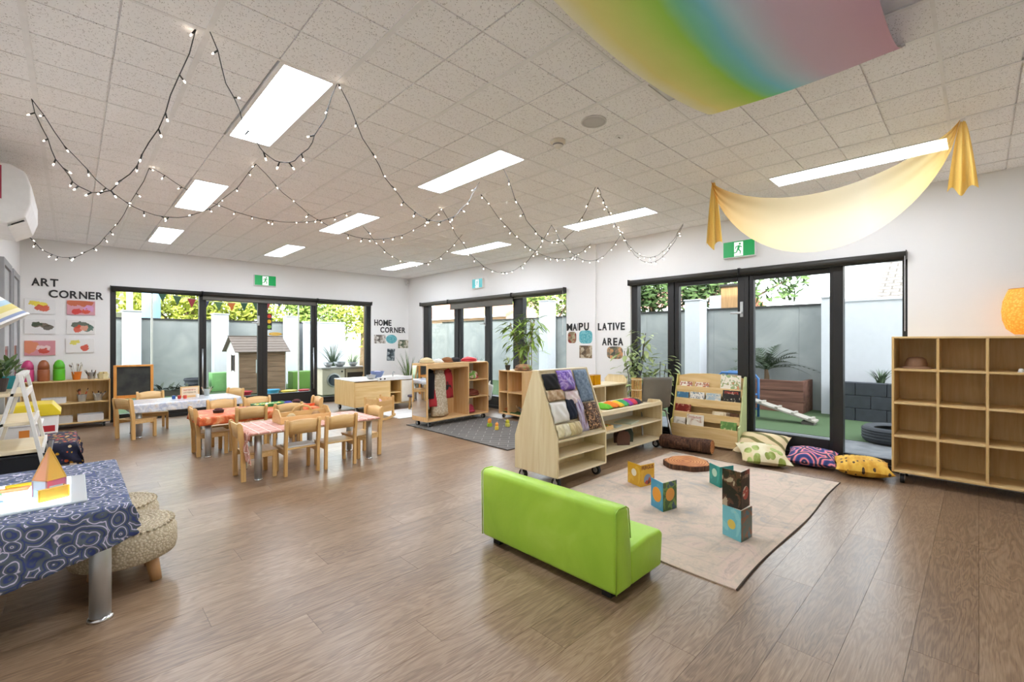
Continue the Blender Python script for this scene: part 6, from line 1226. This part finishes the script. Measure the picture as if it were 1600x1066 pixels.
def house(label, loc, rz, w, d, h, rh, wallc, roofm, group='houses beyond the fences'):
    t = thing('house', label, 'house', loc, rz, group); mk('walls', MB().box(0, w, 0, d, -.08, h), plain(wallc, .8), t)
    sl = math.hypot(d/2+.4, rh); an = math.atan2(rh, d/2+.4)
    for s in (0, 1):
        o = mk('roof_slope', MB().box(-.4, w+.4, 0, sl, 0, .08), roofm, t); o.location = (0 if s == 0 else w, -.4 if s == 0 else d+.4, h-.1); o.rotation_euler = (an, 0, 0 if s == 0 else PI)
    for x in (0, w-.1): mk('gable', MB().prism([(0, h), (d, h), (d/2, h+rh*d/(d+.8))], 'x', x, x+.1), plain(wallc, .8), t)
    mk('gutter', MB().box(-.4, w+.4, -.5, -.4, h-.14, h-.02), WHT, t)
    for k in range(int(w/2.5)): f = mk('window', MB().box(.8+2.4*k, 1.8+2.4*k, -.03, .0, 1.1, 2.1), WHT, t); mk('pane', MB().box(.86+2.4*k, 1.74+2.4*k, -.04, -.03, 1.16, 2.04), DGL, f)
    return t
house('white house with grey tiled roof left behind the back fence', (-7.5, 20, 0), 0, 9.2, 7, 2.3, 2.4, 'e4e0da', rooftile('grey_tiles', '77706c', '87807b', 1, 1))
house('brick house with orange roof behind the bamboo door', (15.5, 26, 0), -PI/2, 9, 7, 2.6, 1.7, 'e8c8b4', rooftile('orange_tiles', 'd08a62', 'c07a58', 1, 1)); house('house with pink tiled roof behind the side fence', (16.0, 13.0, 0), -PI/2, 6, 6, 2.5, 1.0, 'ecd8cc', rooftile('pink_tiles', 'c88a78', 'b87a6a', 1, 1)); house('house with pale tiled hip roof at the right', (13.2, 1.3, 0), -PI/2, 7, 7, 2.0, 2.4, 'e4e0d8', rooftile('pale_tiles', '6c6661', '7d7670', 1, 1))
t = thing('garden_shed', 'tall grey and timber shed behind the side fence', 'shed', (11.0, 4.0, 0)); mk('timber_side', MB().box(0, .8, 0, .40, -.08, 2.55), SLT, t); mk('grey_side', MB().box(0, .8, .40, .68, -.08, 2.35), plain('b4b6bc', .7), t); mk('roof', MB().box(-.05, .85, -.05, .42, 2.55, 2.6), CHAR, t)
FOL1 = plain('a7b040', .7, var=.35); FOL2 = plain('7c9440', .7, var=.35); FOL3 = plain('4f6a34', .7, var=.35)
def tree(label, x, y, h, r, mat, seed, n=2600, sq=.8):
    q = random.Random(seed); t = thing('garden_tree', label, 'tree', (x, y, 0), 0, 'trees beyond the fences'); mk('trunk', MB().tube([(0, 0, -.08), (.05, .03, h*.3), (0, 0, h*.62)], [.14, .10, .05], 8), plain('6a5844', .9), t)
    cl = [(Vector((q.gauss(0, r*.42), q.gauss(0, r*.42), h*.66+q.gauss(0, r*.36*sq))), r*q.uniform(.28, .5)) for _ in range(16)]; mb = MB()
    for p, _ in cl[:9]: pass
    for k in range(6): p = cl[k][0]; mk('branch', MB().tube([(0, 0, h*.35), tuple(Vector((0, 0, h*.45)).lerp(p, .5)), tuple(p)], [.05, .035, .015], 6), plain('6a5844', .9), t)
    for i in range(n):
        c_, rr = cl[i % 16]; d = Vector((q.gauss(0, 1), q.gauss(0, 1), q.gauss(0, 1))).normalized()*rr*q.random()**.4; p = c_+d; a = Vector((q.gauss(0, 1), q.gauss(0, 1), q.gauss(0, 1))).normalized(); b = a.orthogonal().normalized(); s = .07*q.uniform(.7, 1.5)
        mb.quad(p-a*s*1.4, p+b*s*.6, p+a*s*1.4, p-b*s*.6)
    stuff(mk('foliage', mb, mat, t))
TR = [(2.6, 18.2, 3.8, 1.9, FOL1, 'yellow-green tree over the left of the back fence'), (4.6, 18.8, 3.4, 1.7, FOL1, 'bright tree behind the bunting'), (6.6, 19.2, 3.9, 1.9, FOL2, 'green tree behind the cubby house roof'), (8.6, 18.4, 3.8, 1.9, FOL1, 'yellow-green tree behind the slat screen'), (10.4, 19.5, 4.0, 1.8, FOL2, 'green tree at the corner of both fences'),
      (12.6, 11.4, 3.9, 1.4, FOL2, 'light tree in the middle pane behind the bamboo'), (12.0, 8.9, 3.9, 1.3, FOL2, 'round tree in the right pane behind the bamboo'), (11.6, 6.6, 4.3, 1.6, FOL3, 'dark green tree seen left of the bookcase'), (12.4, 4.9, 4.4, 1.7, FOL3, 'dark green tree seen above the bookcase door')]
for k, (x, y, h, r, mt, nm) in enumerate(TR): tree(nm, x, y, h, r, mt, 40+k)
